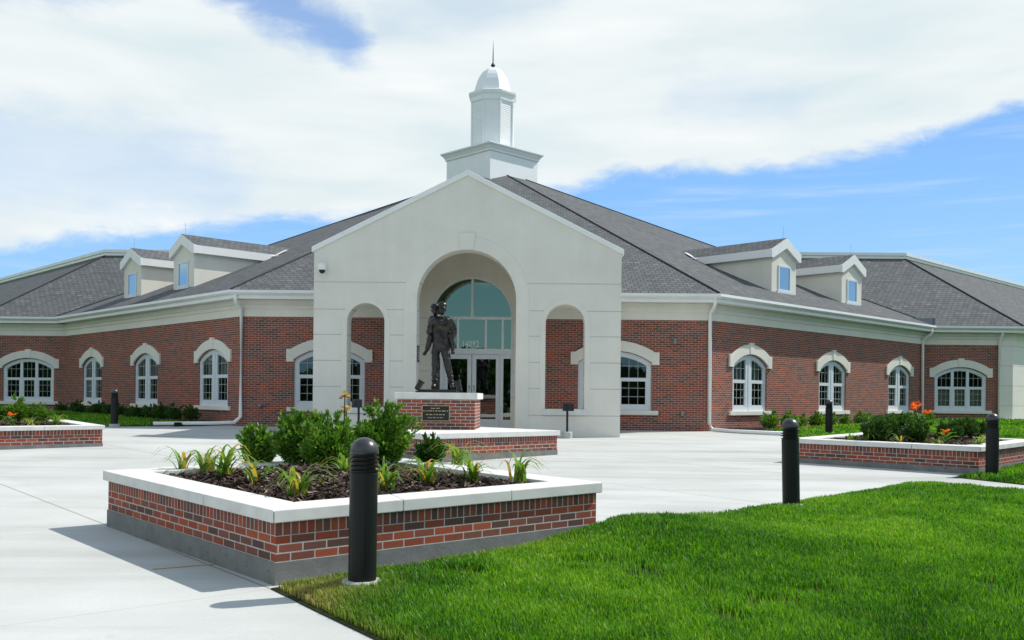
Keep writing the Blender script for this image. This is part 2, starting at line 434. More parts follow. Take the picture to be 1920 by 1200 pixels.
# ------------------------------------------------------------------ mesh helpers
class MB:
    """collects faces, then links them as one mesh object"""
    def __init__(s, T=None):
        s.v, s.f, s.m, s.T = [], [], [], T

    def add(s, pts, faces, m=0):
        b = len(s.v)
        s.v += [tuple(s.T(*p)) if s.T else tuple(p) for p in pts]
        s.f += [tuple(i + b for i in f) for f in faces]
        s.m += [m] * len(faces)
        return s

    def poly(s, pts, m=0):
        return s.add(pts, [tuple(range(len(pts)))], m)

    def box(s, x0, x1, y0, y1, z0, z1, m=0):
        return s.add([(x, y, z) for z in (z0, z1) for y in (y0, y1) for x in (x0, x1)],
                     [(0, 2, 3, 1), (4, 5, 7, 6), (0, 1, 5, 4), (2, 6, 7, 3), (0, 4, 6, 2), (1, 3, 7, 5)], m)

    def ring(s, outer, inner, d0, d1, m=0, closed=False):
        """band between two matching (a, z) loops, given depth from d0 to d1"""
        n = len(outer)
        pts = [(a, d0, z) for a, z in outer] + [(a, d0, z) for a, z in inner] + [(a, d1, z) for a, z in outer] + [(a, d1, z) for a, z in inner]
        fs = []
        for i in range(n if closed else n - 1):
            j = (i + 1) % n
            fs += [(i, j, n + j, n + i), (2 * n + i, 3 * n + i, 3 * n + j, 2 * n + j), (i, 2 * n + i, 2 * n + j, j), (n + i, n + j, 3 * n + j, 3 * n + i)]
        if not closed:
            for i in (0, n - 1):
                fs.append((i, n + i, 3 * n + i, 2 * n + i))
        return s.add(pts, fs, m)

    def prism(s, poly, d0, d1, m=0):
        """(a, z) polygon extruded in depth"""
        n = len(poly)
        pts = [(a, d0, z) for a, z in poly] + [(a, d1, z) for a, z in poly]
        fs = [tuple(range(n)), tuple(range(2 * n - 1, n - 1, -1))] + [(i, n + i, n + (i + 1) % n, (i + 1) % n) for i in range(n)]
        return s.add(pts, fs, m)

    def vprism(s, poly, z0, z1, m=0):
        """plan polygon extruded upwards; z0 / z1 are numbers or functions of (x, y)"""
        n = len(poly)
        f0 = z0 if callable(z0) else (lambda x, y: z0)
        f1 = z1 if callable(z1) else (lambda x, y: z1)
        pts = [(x, y, f0(x, y)) for x, y in poly] + [(x, y, f1(x, y)) for x, y in poly]
        fs = [tuple(range(n - 1, -1, -1)), tuple(range(n, 2 * n))] + [(i, (i + 1) % n, n + (i + 1) % n, n + i) for i in range(n)]
        return s.add(pts, fs, m)

    def tube(s, path, r, n=10, m=0, cap=True):
        P = [Vector(p) for p in path]
        rs = r if isinstance(r, (list, tuple)) else [r] * len(P)
        pts, fs = [], []
        ref = Vector((0, 0, 1))
        for i, p in enumerate(P):
            t = (P[min(i + 1, len(P) - 1)] - P[max(i - 1, 0)]).normalized()
            a = t.cross(ref)
            if a.length < .05:
                a = t.cross(Vector((0, 1, 0)))
            a.normalize()
            bb = t.cross(a)
            for k in range(n):
                q = p + (a * math.cos(2 * math.pi * k / n) + bb * math.sin(2 * math.pi * k / n)) * rs[i]
                pts.append(tuple(q))
        for i in range(len(P) - 1):
            for k in range(n):
                fs.append((i * n + k, i * n + (k + 1) % n, (i + 1) * n + (k + 1) % n, (i + 1) * n + k))
        if cap:
            fs += [tuple(range(n - 1, -1, -1)), tuple(range((len(P) - 1) * n, len(P) * n))]
        return s.add(pts, fs, m)

    def lathe(s, prof, c=(0, 0, 0), n=24, m=0, phase=0.0):
        pts, fs = [], []
        for r, z in prof:
            for k in range(n):
                a = 2 * math.pi * (k + phase) / n
                pts.append((c[0] + r * math.cos(a), c[1] + r * math.sin(a), c[2] + z))
        for i in range(len(prof) - 1):
            for k in range(n):
                fs.append((i * n + k, i * n + (k + 1) % n, (i + 1) * n + (k + 1) % n, (i + 1) * n + k))
        fs += [tuple(range(n - 1, -1, -1)), tuple(range((len(prof) - 1) * n, len(prof) * n))]
        return s.add(pts, fs, m)

    def sweep(s, prof, path, m=0, caps=True):
        """(offset, z) profile swept along a plan path with mitred corners; offset is to the right-hand outside"""
        pts, fs = [], []
        n = len(prof)
        L = len(path)
        for i, p in enumerate(path):
            def nr(a, b):
                dx, dy = b[0] - a[0], b[1] - a[1]
                k = math.hypot(dx, dy)
                return Vector((dy / k, -dx / k))
            if i == 0:
                mit = nr(path[0], path[1])
            elif i == L - 1:
                mit = nr(path[-2], path[-1])
            else:
                a, b = nr(path[i - 1], p), nr(p, path[i + 1])
                h = (a + b)
                mit = h * (2 / h.dot(h)) if h.length > 1e-6 else a
            for o, z in prof:
                pts.append((p[0] + mit.x * o, p[1] + mit.y * o, z))
        for i in range(L - 1):
            for k in range(n):
                fs.append((i * n + k, i * n + (k + 1) % n, (i + 1) * n + (k + 1) % n, (i + 1) * n + k))
        if caps:
            fs += [tuple(range(n)), tuple(range(L * n - 1, (L - 1) * n - 1, -1))]
        return s.add(pts, fs, m)

    def build(s, name, mats, parent=None, smooth=False, fix=True, bevel=0, loc=None):
        me = bpy.data.meshes.new(name)
        me.from_pydata(s.v, [], s.f)
        mats = mats if isinstance(mats, (list, tuple)) else [mats]
        for k in mats:
            me.materials.append(M[k])
        if len(mats) > 1:
            me.polygons.foreach_set('material_index', s.m)
        if fix:
            bm = bmesh.new()
            bm.from_mesh(me)
            bmesh.ops.recalc_face_normals(bm, faces=bm.faces)
            bm.to_mesh(me)
            bm.free()
        uv = me.uv_layers.new(name='UVMap')
        data = np.zeros(len(me.loops) * 2, 'f')
        V = [v.co for v in me.vertices]
        for p in me.polygons:
            nn = p.normal
            if abs(nn.z) > .97:
                ta, tb = Vector((1, 0, 0)), Vector((0, 1, 0))
            else:
                ta = Vector((-nn.y, nn.x, 0)).normalized()
                tb = nn.cross(ta) if abs(nn.z) > .08 else Vector((0, 0, 1))
            for li in p.loop_indices:
                co = V[me.loops[li].vertex_index]
                data[2 * li] = co.dot(ta)
                data[2 * li + 1] = co.dot(tb)
        uv.data.foreach_set('uv', data)
        if smooth:
            me.polygons.foreach_set('use_smooth', [True] * len(me.polygons))
        me.update()
        o = bpy.data.objects.new(name, me)
        COL.objects.link(o)
        if parent:
            o.parent = parent
        if loc:
            o.location = loc
        if bevel:
            b = o.modifiers.new('bevel', 'BEVEL')
            b.width, b.segments, b.limit_method, b.angle_limit = bevel, 2, 'ANGLE', rad(40)
        return o


def tag(o, label, cat, group=None, kind=None):
    if label:
        o['label'] = label
    if cat:
        o['category'] = cat
    if group:
        o['group'] = group
    if kind:
        o['kind'] = kind
    return o


def empty(name, loc, rz=0, label=None, cat=None, group=None):
    o = bpy.data.objects.new(name, None)
    COL.objects.link(o)
    o.location = loc
    o.rotation_euler = (0, 0, rz)
    o.empty_display_size = .3
    return tag(o, label, cat, group)


def copy_thing(root, loc, rz=0, sc=1.0, label=None):
    r = root.copy()
    COL.objects.link(r)
    r.location, r.rotation_euler = loc, (0, 0, rz)
    r.scale = (sc, sc, sc) if not isinstance(sc, tuple) else sc
    if label:
        r['label'] = label
    for ch in root.children:
        c = ch.copy()
        COL.objects.link(c)
        c.parent = r
        for g in ch.children:
            e = g.copy()
            COL.objects.link(e)
            e.parent = c
    return r


def raw_mesh(name, verts, faces_flat, face_sizes, mat, attrs=None, parent=None, loc=None):
    """fast mesh from numpy arrays"""
    me = bpy.data.meshes.new(name)
    nv, nf = len(verts), len(face_sizes)
    me.vertices.add(nv)
    me.vertices.foreach_set('co', np.asarray(verts, 'f').ravel())
    me.loops.add(len(faces_flat))
    me.loops.foreach_set('vertex_index', np.asarray(faces_flat, 'i'))
    me.polygons.add(nf)
    st = np.zeros(nf, 'i')
    st[1:] = np.cumsum(face_sizes)[:-1]
    me.polygons.foreach_set('loop_start', st)
    for k, a in (attrs or {}).items():
        at = me.attributes.new(k, 'FLOAT', 'POINT')
        at.data.foreach_set('value', np.asarray(a, 'f'))
    me.materials.append(M[mat])
    me.update(calc_edges=True)
    me.validate()
    o = bpy.data.objects.new(name, me)
    COL.objects.link(o)
    if parent:
        o.parent = parent
    if loc:
        o.location = loc
    return o


def gz(y):
    return SLOPE * min(max(y, -12), 40)


def gzf(dz):
    return lambda x, y: gz(y) + dz


# ------------------------------------------------------------------ the ground
mb = MB()
ys = [-900, -12, 0, 10, 20, 30, 40, 900]
for a, b in zip(ys, ys[1:]):
    mb.poly([(-900, a, gz(a) - .03), (900, a, gz(a) - .03), (900, b, gz(b) - .03), (-900, b, gz(b) - .03)])
tag(mb.build('ground', 'ground', fix=False), 'green ground reaching to the horizon', 'ground', kind='structure')

mb = MB()
plaza = [(-34, -8), (-1.55, -8), (12.5, -8), (34, -8), (34, 33), (-34, 33)]
for a, b in zip([-8, 0, 8, 16, 24, 33], [0, 8, 16, 24, 33]):
    mb.poly([(-34, a, gz(a)), (34, a, gz(a)), (34, b, gz(b)), (-34, b, gz(b))])
tag(mb.build('plaza', 'concrete', fix=False), 'pale broom finished concrete plaza with saw cut joints', 'plaza', kind='structure')

# faded yellow paint mark on the concrete beside the near planter
mb = MB()
rs = random.Random(3)
for k in range(9):
    x, y = -2.93 + .055 * k, 7.72 + .03 * k
    h = .02 + .022 * rs.random()
    mb.poly([(x, y - h, gz(y) + .004), (x + .05, y - h + .02, gz(y) + .004), (x + .05, y + h + .02, gz(y) + .004), (x, y + h, gz(y) + .004)])
tag(mb.build('paint_mark', 'yellow', fix=False), 'faded yellow paint mark on the concrete in the near planter shadow', 'paint mark')

# ------------------------------------------------------------------ lawns
LAWN1 = [(-1.74, 7.03), (-1.30, 6.42), (-.72, 5.64), (.6, 3.9), (5.0, -2), (14, 2.0), (17.2, 4.2), (7.42, 13.42), (6.6, 14.28), (6.28, 14.45), (5.9, 14.25), (4.8, 13.15), (3.3, 11.75), (2.1, 10.85), (1.05, 9.95), (.9, 9.32)]
LAWN2 = [(7.42, 15.72), (8.05, 14.62), (18, 4.9), (26, 12.5), (14, 24), (10.6, 18.95), (8.05, 16.22)]
LAWN3 = [(7.9, 25.6), (9.2, 24.0), (11.2, 20.6), (14, 24), (26, 12.5), (34, 12.5), (34, 39), (19, 39), (16.2, 38.1), (7.6, 29.0)]
LAWN4 = [(-10.9, 28.55), (-9.2, 29.6), (-18, 38.0), (-34, 38.0), (-34, 24.6), (-14.5, 27.6)]


def shrink(poly, d):
    """inset a convex counter-clockwise polygon"""
    n = len(poly)
    out = []
    for i in range(n):
        p0, p1, p2 = Vector(poly[i - 1]), Vector(poly[i]), Vector(poly[(i + 1) % n])
        a, b = (p1 - p0).normalized(), (p2 - p1).normalized()
        na, nb = Vector((-a.y, a.x)), Vector((-b.y, b.x))
        h = na + nb
        out.append(tuple(p1 + h * (2 * d / h.dot(h))))
    return out


def inside(poly, X, Y):
    r = np.zeros(len(X), bool)
    n = len(poly)
    for i in range(n):
        x0, y0 = poly[i]
        x1, y1 = poly[(i + 1) % n]
        c = ((y0 > Y) != (y1 > Y)) & (X < (x1 - x0) * (Y - y0) / (y1 - y0 + 1e-12) + x0)
        r ^= c
    return r


def edge_dist(poly, X, Y):
    d = np.full(len(X), 1e9)
    n = len(poly)
    for i in range(n):
        a, b = np.array(poly[i]), np.array(poly[(i + 1) % n])
        ab = b - a
        t = np.clip(((X - a[0]) * ab[0] + (Y - a[1]) * ab[1]) / (ab @ ab), 0, 1)
        d = np.minimum(d, np.hypot(X - a[0] - t * ab[0], Y - a[1] - t * ab[1]))
    return d


def vnoise(X, Y, sc, seed):
    """smooth value noise"""
    g = np.random.default_rng(seed).random((97, 97))
    u, v = X * sc + 31.7, Y * sc + 17.3
    iu, iv = np.floor(u).astype(int), np.floor(v).astype(int)
    fu, fv = u - iu, v - iv
    fu, fv = fu * fu * (3 - 2 * fu), fv * fv * (3 - 2 * fv)
    q = lambda a, b: g[a % 97, b % 97]
    return (q(iu, iv) * (1 - fu) + q(iu + 1, iv) * fu) * (1 - fv) + (q(iu, iv + 1) * (1 - fu) + q(iu + 1, iv + 1) * fu) * fv


def lawn_h(X, Y, ed, hump):
    bank = .125 * np.exp(-(((X - 1.15) ** 2 + (Y - 9.2) ** 2) / 1.5)) * np.clip((X + .9) / 1.5, 0, 1) * np.clip((10.6 - Y) / .9, 0, 1)
    return bank + hump * np.clip(ed / .6, 0, 1) ** .5 + .035 * (vnoise(X, Y, .8, 5) - .5) * np.clip(ed / .5, 0, 1)


Y_BANK = True


def make_lawn(name, poly, dens, seed, label, hump=.05, blade=(.030, .066), width=.0034, near=None):
    rng = np.random.default_rng(seed)
    P = np.array(poly)
    lo, hi = P.min(0), P.max(0)
    # soil sheet with an edge skirt
    mb = MB()
    mb.vprism(shrink(poly, -.035), gzf(-.02), gzf(.010))
    so = mb.build(name + '_soil', 'soil')
    tag(so, None, None, kind='structure')
    so.name = 'lawn_soil'
    if Y_BANK and poly is LAWN1:
        gx, gy = np.meshgrid(np.arange(-1.8, 4, .12), np.arange(6, 12.5, .12))
        sh_ = gx.shape
        gx, gy = gx.ravel(), gy.ravel()
        ok_ = inside(poly, gx, gy)
        gh = SLOPE * gy + lawn_h(gx, gy, edge_dist(poly, gx, gy), hump) - .004
        mb = MB()
        idx = np.arange(len(gx)).reshape(sh_)
        mb.v = [tuple(map(float, q)) for q in zip(gx, gy, gh)]
        for i in range(sh_[0] - 1):
            for j in range(sh_[1] - 1):
                k = (idx[i, j], idx[i, j + 1], idx[i + 1, j + 1], idx[i + 1, j])
                if all(ok_[q] for q in k):
                    mb.f.append(tuple(int(q) for q in k))
                    mb.m.append(0)
        tag(mb.build('lawn_soil', 'soil', fix=False), None, None, kind='structure')
    area = (hi[0] - lo[0]) * (hi[1] - lo[1])
    n = int(area * dens)
    X = rng.uniform(lo[0], hi[0], n)
    Y = rng.uniform(lo[1], hi[1], n)
    ok = inside(poly, X, Y)
    X, Y = X[ok], Y[ok]
    # keep what the view (and a step to either side of it) can see; thin out with distance
    vis = (np.abs(X) < .62 * Y + 3.2) & (Y > 2.2)
    if near:
        vis &= rng.random(len(X)) < np.clip((near / np.maximum(Y, 1)) ** 1.35, .12, 1)
    X, Y = X[vis], Y[vis]
    thin = vnoise(X, Y, 2.3, 11)
    keep = (thin > .20) | (rng.random(len(X)) < .16)
    for bx, by in ((-1.085, 6.9), (3.395, 11.4), (8.17, 16.0), (9.3, 27.6), (-11.82, 28.0)):
        keep &= np.hypot(X - bx, Y - by) > .15
    X, Y = X[keep], Y[keep]
    n = len(X)
    ed = edge_dist(poly, X, Y)
    Z = SLOPE * Y + .012 + lawn_h(X, Y, ed, hump)
    far = np.maximum(Y / 6.5, 1) ** .8
    H = rng.uniform(*blade, n) * (.5 + .55 * vnoise(X, Y, 1.7, 3) + .45 * vnoise(X, Y, 6.5, 13)) * (.7 + .3 * np.clip(ed / .15, 0, 1))
    Wd = width * rng.uniform(.7, 1.3, n) * far
    az_ = rng.uniform(0, 2 * np.pi, n)
    lean = rng.uniform(.1, .75, n) * H
    dx, dy = np.cos(az_) * lean, np.sin(az_) * lean
    sx, sy = -np.sin(az_) * Wd, np.cos(az_) * Wd
    V = np.zeros((n, 5, 3), 'f')
    V[:, 0] = np.stack([X - sx, Y - sy, Z - .02], 1)
    V[:, 1] = np.stack([X + sx, Y + sy, Z - .02], 1)
    V[:, 2] = np.stack([X + sx * .8 + dx * .35, Y + sy * .8 + dy * .35, Z + H * .6], 1)
    V[:, 3] = np.stack([X - sx * .8 + dx * .35, Y - sy * .8 + dy * .35, Z + H * .6], 1)
    V[:, 4] = np.stack([X + dx, Y + dy, Z + H], 1)
    b = (np.arange(n) * 5)[:, None]
    F = np.concatenate([b + np.array([[0, 1, 2, 3]]), b + np.array([[3, 2, 4]])], 1).ravel()
    sizes = np.tile([4, 3], n)
    tint = np.clip(rng.normal(.42, .26, n) + .55 * (vnoise(X, Y, .9, 8) - .5) + .35 * (vnoise(X, Y, 4, 9) - .5), 0, 1)
    dry = (rng.random(n) < .02) * .5 + 1.15 * np.exp(-(((X + 1.42) / .42) ** 2 + ((Y - 6.75) / .42) ** 2)) * rng.random(n) ** .6 + .5 * np.exp(-(ed / .10) ** 2) * rng.random(n) * (Y < 9)
    dry += .25 * np.exp(-(((X - .3) / .5) ** 2 + ((Y - 8.5) / .25) ** 2)) * rng.random(n)
    o = raw_mesh(name, V.reshape(-1, 3), F, sizes, 'grass', {'tint': np.repeat(tint, 5), 'dry': np.repeat(np.clip(dry, 0, 1), 5)})
    return tag(o, label, 'grass', kind='stuff')


make_lawn('grass', LAWN1, 10500, 1, 'bright green mown lawn in front with a tan dry corner by the planter', .06, near=6.0)
make_lawn('grass', LAWN2, 3000, 2, 'small lawn by the bollard at the right planter corner', .05, width=.004, near=9)
make_lawn('grass', LAWN3, 700, 3, 'far lawn between the right planter and the brick wing', .04, blade=(.04, .08), width=.006, near=16)
make_lawn('grass', LAWN4, 700, 4, 'shaded lawn strip before the left brick wing', .04, blade=(.04, .08), width=.006, near=16)

# ------------------------------------------------------------------ the main building
PHI = rad(.9)
OX, OY = -1.2329, 25.6
BLD = empty('school_building', (OX, OY, 0), -PHI, 'large red brick hall with cream gabled portico, grey roof and white cupola', 'building')
RW, LW, WY, HX = 16.1, 15.3, 3.5, 7.25     # wing lengths, front wall depth and half width
RE = (HX + RW / S2, WY + RW / S2)
LE = (-HX - LW / S2, WY + LW / S2)
BRICK_TOP, EAVE = 4.03, 4.80


def frame(base, d):
    k = math.hypot(*d)
    dx, dy = d[0] / k, d[1] / k
    return lambda s, o, z: (base[0] + dx * s + dy * o, base[1] + dy * s - dx * o, z)


F_FRONT = frame((0, WY), (1, 0))
F_RIGHT = frame((HX, WY), (1, 1))
F_LEFT = frame(LE, (1, -1))
F_ADJR = frame(RE, (1, 0))
F_ADJL = frame(LE, (1, 0))


def arc_z(x, w_, spring, rise):
    R = (w_ * w_ / 4 + rise * rise) / (2 * rise)
    return spring + math.sqrt(max(R * R - x * x, 0)) - (R - rise)


def screen(T, s0, s1, z0, top, ops, o0, o1, name, mats, parent, extra=(), steps=14):
    """a wall from s0 to s1 with arched openings (centre, width, sill, spring, rise)"""
    mb = MB(T)
    xs = {s0, s1, *extra}
    for c, w_, sl, sp, ri in ops:
        xs |= {c - w_ / 2 * math.cos(math.pi * i / steps) for i in range(steps + 1)}
    xs = sorted(x for x in xs if s0 <= x <= s1)
    xs = [x for i, x in enumerate(xs) if i == 0 or x - xs[i - 1] > 1e-5]
    tp = top if callable(top) else (lambda s: top)
    for a, b in zip(xs, xs[1:]):
        op = next((q for q in ops if q[0] - q[1] / 2 - 1e-4 <= a and b <= q[0] + q[1] / 2 + 1e-4), None)
        segs = [((z0, z0), (tp(a), tp(b)))] if op is None else [((arc_z(a - op[0], *[op[1], op[3], op[4]]), arc_z(b - op[0], *[op[1], op[3], op[4]])), (tp(a), tp(b)))]
        if op is not None and op[2] > z0:
            segs.append(((z0, z0), (op[2], op[2])))
        for lo, hi in segs:
            mb.poly([(a, o0, lo[0]), (b, o0, lo[1]), (b, o0, hi[1]), (a, o0, hi[0])])
            mb.poly([(b, o1, lo[1]), (a, o1, lo[0]), (a, o1, hi[0]), (b, o1, hi[1])])
        if op is not None:
            lo = segs[0][0]
            mb.poly([(a, o0, lo[0]), (a, o1, lo[0]), (b, o1, lo[1]), (b, o0, lo[1])])
            if op[2] > z0:
                mb.poly([(a, o0, op[2]), (b, o0, op[2]), (b, o1, op[2]), (a, o1, op[2])])
        mb.poly([(a, o0, tp(a)), (b, o0, tp(b)), (b, o1, tp(b)), (a, o1, tp(a))])
    for c, w_, sl, sp, ri in ops:
        for x in (c - w_ / 2, c + w_ / 2):
            if s0 - 1e-6 <= x <= s1 + 1e-6:
                b0 = max(sl, z0)
                mb.poly([(x, o0, b0), (x, o1, b0), (x, o1, sp), (x, o0, sp)])
    for x in (s0, s1):
        mb.poly([(x, o0, z0), (x, o1, z0), (x, o1, tp(x)), (x, o0, tp(x))])
    return mb.build(name, mats, parent, fix=False)


def window(T, c, w_, sill, spring, rise, panes, parent, blind=None, transom=2.19, keystone=True, lowblind=False):
    """arched white window in a wall frame: frame > pane, grille, blind, hood, sill"""
    R = (w_ * w_ / 4 + rise * rise) / (2 * rise)
    zc = spring + rise - R

    def loop(off, n=14):
        hw = w_ / 2 - off
        q = [(c - hw, sill + off)]
        for i in range(n + 1):
            x = -hw * math.cos(math.pi * i / n)
            q.append((c + x, zc + math.sqrt((R - off) ** 2 - x * x)))
        q.append((c + hw, sill + off))
        return q
    fw = .13
    za = lambda x: zc + math.sqrt((R - fw) ** 2 - (x - c) ** 2)
    mb = MB(T)
    mb.ring(loop(0), loop(fw), -.14, -.055, closed=True)
    mb.ring(loop(fw - .03), loop(fw + .025), -.12, -.075, closed=True)
    hw = w_ / 2 - fw
    if panes == 2:
        mul = [(c, .34)]
        lights = [(c - hw, c - .17), (c + .17, c + hw)]
    else:
        p3 = 2 * hw / 3
        mul = [(c - p3 / 2, .12), (c + p3 / 2, .12)]
        lights = [(c - hw, c - p3 / 2 - .06), (c - p3 / 2 + .06, c + p3 / 2 - .06), (c + p3 / 2 + .06, c + hw)]
    for x, mw in mul:
        top = min(za(x - mw / 2), za(x + mw / 2)) + .02
        mb.box(x - mw / 2, x + mw / 2, -.135, -.062, sill + fw, top)
        if panes == 2:
            mb.box(x - .035, x + .035, -.06, -.048, sill + .02, top + .06)
    for a, b in lights:
        mb.box(a, b, -.13, -.066, transom - .055, transom + .055)
        # the lower sash has a border of its own
        for q in ((a, a + .045), (b - .045, b)):
            mb.box(q[0], q[1], -.128, -.07, sill + fw + .03, transom - .055)
        mb.box(a + .045, b - .045, -.128, -.07, sill + fw, sill + fw + .06)
    fr = mb.build('window', 'vinyl', parent)
    # glass, in one sheet behind the bars
    mb = MB(T)
    xs = [c - hw + 2 * hw * i / 16 for i in range(17)]
    for a, b in zip(xs, xs[1:]):
        mb.poly([(a, -.105, sill + .05), (b, -.105, sill + .05), (b, -.105, za(b)), (a, -.105, za(a))])
    mb.build('pane', 'glass', fr, fix=False)
    mb = MB(T)
    for a, b in lights:
        for k in (1, 2):
            x = a + (b - a) * k / 3
            mb.box(x - .007, x + .007, -.1, -.088, sill + fw, za(x))
        for z in (sill + fw + (transom - sill - fw) * .36, sill + fw + (transom - sill - fw) * .68, transom + .055 + (spring + rise - transom) * .42):
            zz = min(z, min(za(a), za(b)))
            mb.box(a, b, -.1, -.088, zz - .009, zz + .009)
    mb.build('grille', 'bars', fr)
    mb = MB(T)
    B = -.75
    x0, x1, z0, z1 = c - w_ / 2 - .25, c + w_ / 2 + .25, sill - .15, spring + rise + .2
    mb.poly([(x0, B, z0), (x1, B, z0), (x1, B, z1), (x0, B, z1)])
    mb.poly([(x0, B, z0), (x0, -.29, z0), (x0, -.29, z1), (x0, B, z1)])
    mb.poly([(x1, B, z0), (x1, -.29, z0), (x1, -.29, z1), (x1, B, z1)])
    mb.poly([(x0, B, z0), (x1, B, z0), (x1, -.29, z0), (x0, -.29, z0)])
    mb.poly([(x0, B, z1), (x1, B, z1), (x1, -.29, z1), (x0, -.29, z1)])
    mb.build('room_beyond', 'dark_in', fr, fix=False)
    if blind:
        mb = MB(T)
        lo, hi = (sill + .05, transom) if lowblind else (transom, spring + rise)
        n = 26
        for i in range(n):
            a, b = c - hw + 2 * hw * i / n, c - hw + 2 * hw * (i + 1) / n
            if lowblind and i % 9 == 8:
                continue
            if not lowblind and i % 13 in (0, 12):
                continue
            mb.poly([(a, -.2 - .03 * (i % 2), lo), (b, -.2 - .03 * ((i + 1) % 2), lo), (b, -.2 - .03 * ((i + 1) % 2), hi), (a, -.2 - .03 * (i % 2), hi)])
        mb.build('blind', blind, fr, fix=False)
    # stone hood with ears and keystone
    mb = MB(T)
    lim = w_ / 2 + .10
    n = 16
    inner = [(c + x, zc + math.sqrt((R + .015) ** 2 - x * x)) for x in [-(w_ / 2) * math.cos(math.pi * i / n) for i in range(n + 1)]]
    outer = [(c + x, zc + math.sqrt((R + .33) ** 2 - x * x)) for x in [-lim * math.cos(math.pi * i / n) for i in range(n + 1)]]
    mb.ring(outer, inner, -.05, .055)
    for sg in (-1, 1):
        x0, x1 = sorted((c + sg * (w_ / 2 + .002), c + sg * (w_ / 2 + .235)))
        mb.box(x0, x1, -.05, .059, spring - .06, outer[0][1] + .0)
    if keystone:
        k0, k1 = spring + rise + .01, spring + rise + .385
        mb.prism([(c - .095, k0), (c + .095, k0), (c + .135, k1), (c - .135, k1)], -.05, .075)
    mb.build('hood', 'stone', fr, bevel=.008)
    mb = MB(T)
    mb.box(c - w_ / 2 - .21, c + w_ / 2 + .21, -.13, .075, sill - .135, sill)
    mb.build('sill', 'stone', fr, bevel=.008)
    return fr


SILL, SPR, RISE = 1.235, 2.70, .36
WW = 2.05
rw_c, lw_c = (2.32, 7.90, 13.55), (LW - 1.85, LW - 7.08, LW - 12.3)
fr_w = [(-4.49, 2.2), (4.34, 2.26)]
op = lambda c, w_: (c, w_, SILL - .02, SPR, RISE)
screen(F_FRONT, -HX, -2.0, .1, BRICK_TOP, [op(*fr_w[0])], 0, -.3, 'brick_wall', 'brick', BLD)
screen(F_FRONT, 2.0, HX, .1, BRICK_TOP, [op(*fr_w[1])], 0, -.3, 'brick_wall', 'brick', BLD)
screen(F_RIGHT, 0, RW, .1, BRICK_TOP, [op(c, WW) for c in rw_c], 0, -.3, 'brick_wall', 'brick', BLD)
screen(F_LEFT, 0, LW, .1, BRICK_TOP, [op(c, WW) for c in lw_c], 0, -.3, 'brick_wall', 'brick', BLD)
for (c, ww) in fr_w:
    window(F_FRONT, c, ww, SILL, SPR, RISE, 2, BLD)
for i, c in enumerate(rw_c):
    window(F_RIGHT, c, WW, SILL, SPR, RISE, 2, BLD, blind='curtain' if i == 0 else None)
for i, c in enumerate(lw_c):
    window(F_LEFT, c, WW, SILL, SPR, RISE, 2, BLD, blind='curtain' if i < 2 else None)

# cream frieze (three stepped bands) and white eaves all the way along
FRZ = [(0, 4.03), (.035, 4.03), (.035, 4.26), (.065, 4.275), (.065, 4.385), (.10, 4.40), (.10, 4.54), (0, 4.54)]
EAV = [(.0, 4.545), (.43, 4.545), (.43, 4.66), (.45, 4.665), (.49, 4.665), (.545, 4.72), (.54, 4.80), (.52, 4.80), (.51, 4.775), (.0, 4.775)]
fr_path_l = [LE, (-HX, WY), (-2.0, WY)]
fr_path_r = [(2.0, WY), (HX, WY), RE]
for pth in (fr_path_l, fr_path_r):
    MB().sweep(FRZ, pth).build('frieze', 'stone', BLD)
for pth in ([LE, (-HX, WY), (-4.16, WY)], [(4.16, WY), (HX, WY), RE]):
    MB().sweep(EAV, pth).build('gutter', 'white', BLD)

# roof: eight-sided, one apex; open under the portico gable
T22 = math.tan(rad(22.5))
AP = (0, 21.5, 13.0)
ov = .53
ecr = (HX + ov * T22, WY - ov, EAVE - .01)
ecl = (-ecr[0], ecr[1], ecr[2])
ewr = (ecr[0] + (RW + .12) / S2, ecr[1] + (RW + .12) / S2, EAVE - .01)
ewl = (ecl[0] - (LW + .12) / S2, ecl[1] + (LW + .12) / S2, EAVE - .01)
lerp = lambda a, b, t: tuple(a[i] + (b[i] - a[i]) * t for i in range(3))
mb = MB()
t6 = (6.0 - ecr[1]) / (AP[1] - ecr[1])
hr, hl = lerp(ecr, AP, t6), lerp(ecl, AP, t6)
mb.poly([(4.1, ecr[1], ecr[2]), ecr, hr, (4.1, 6.0, hr[2])])
mb.poly([ecl, (-4.1, ecl[1], ecl[2]), (-4.1, 6.0, hl[2]), hl])
mb.poly([hl, (-4.1, 6.0, hl[2]), (4.1, 6.0, hl[2]), hr, AP])
mb.poly([ecr, ewr, AP])
mb.poly([ewl, ecl, AP])
br_ = [(ewr[0], 43 - ewr[1], ewr[2]), (ecr[0], 43 - ecr[1], ecr[2]), (ecl[0], 43 - ecl[1], ecl[2]), (ewl[0], 43 - ewl[1], ewl[2])]
ring_ = [ewr] + br_ + [ewl]
for a, b in zip(ring_, ring_[1:]):
    mb.poly([a, b, AP])
roof = mb.build('roof', 'shingle', BLD, fix=False)
mb = MB()
for e in (ecr, ecl, ewr, ewl):
    p0, p1 = Vector(e) + Vector((0, 0, .0)), Vector(AP)
    q0 = p0.lerp(p1, .005)
    mb.tube([q0 + Vector((0, 0, .0)), p0.lerp(p1, .5), p1], [.042, .042, .042], 6)
mb.build('ridge_cap', 'hip_line', roof)
# portico gable roof behind the parapet
mb = MB()
rb = 3.06 + (7.46 - 4.79) / ((AP[2] - 4.79) / (AP[1] - 3.06)) + .3
mb.poly([(0, .3, 7.46), (4.12, .3, 5.38), (4.12, 5.0, 5.38), (0, rb, 7.46)])
mb.poly([(-4.12, .3, 5.38), (0, .3, 7.46), (0, rb, 7.46), (-4.12, 5.0, 5.38)])
mb.build('gable_roof', 'shingle', roof, fix=False)

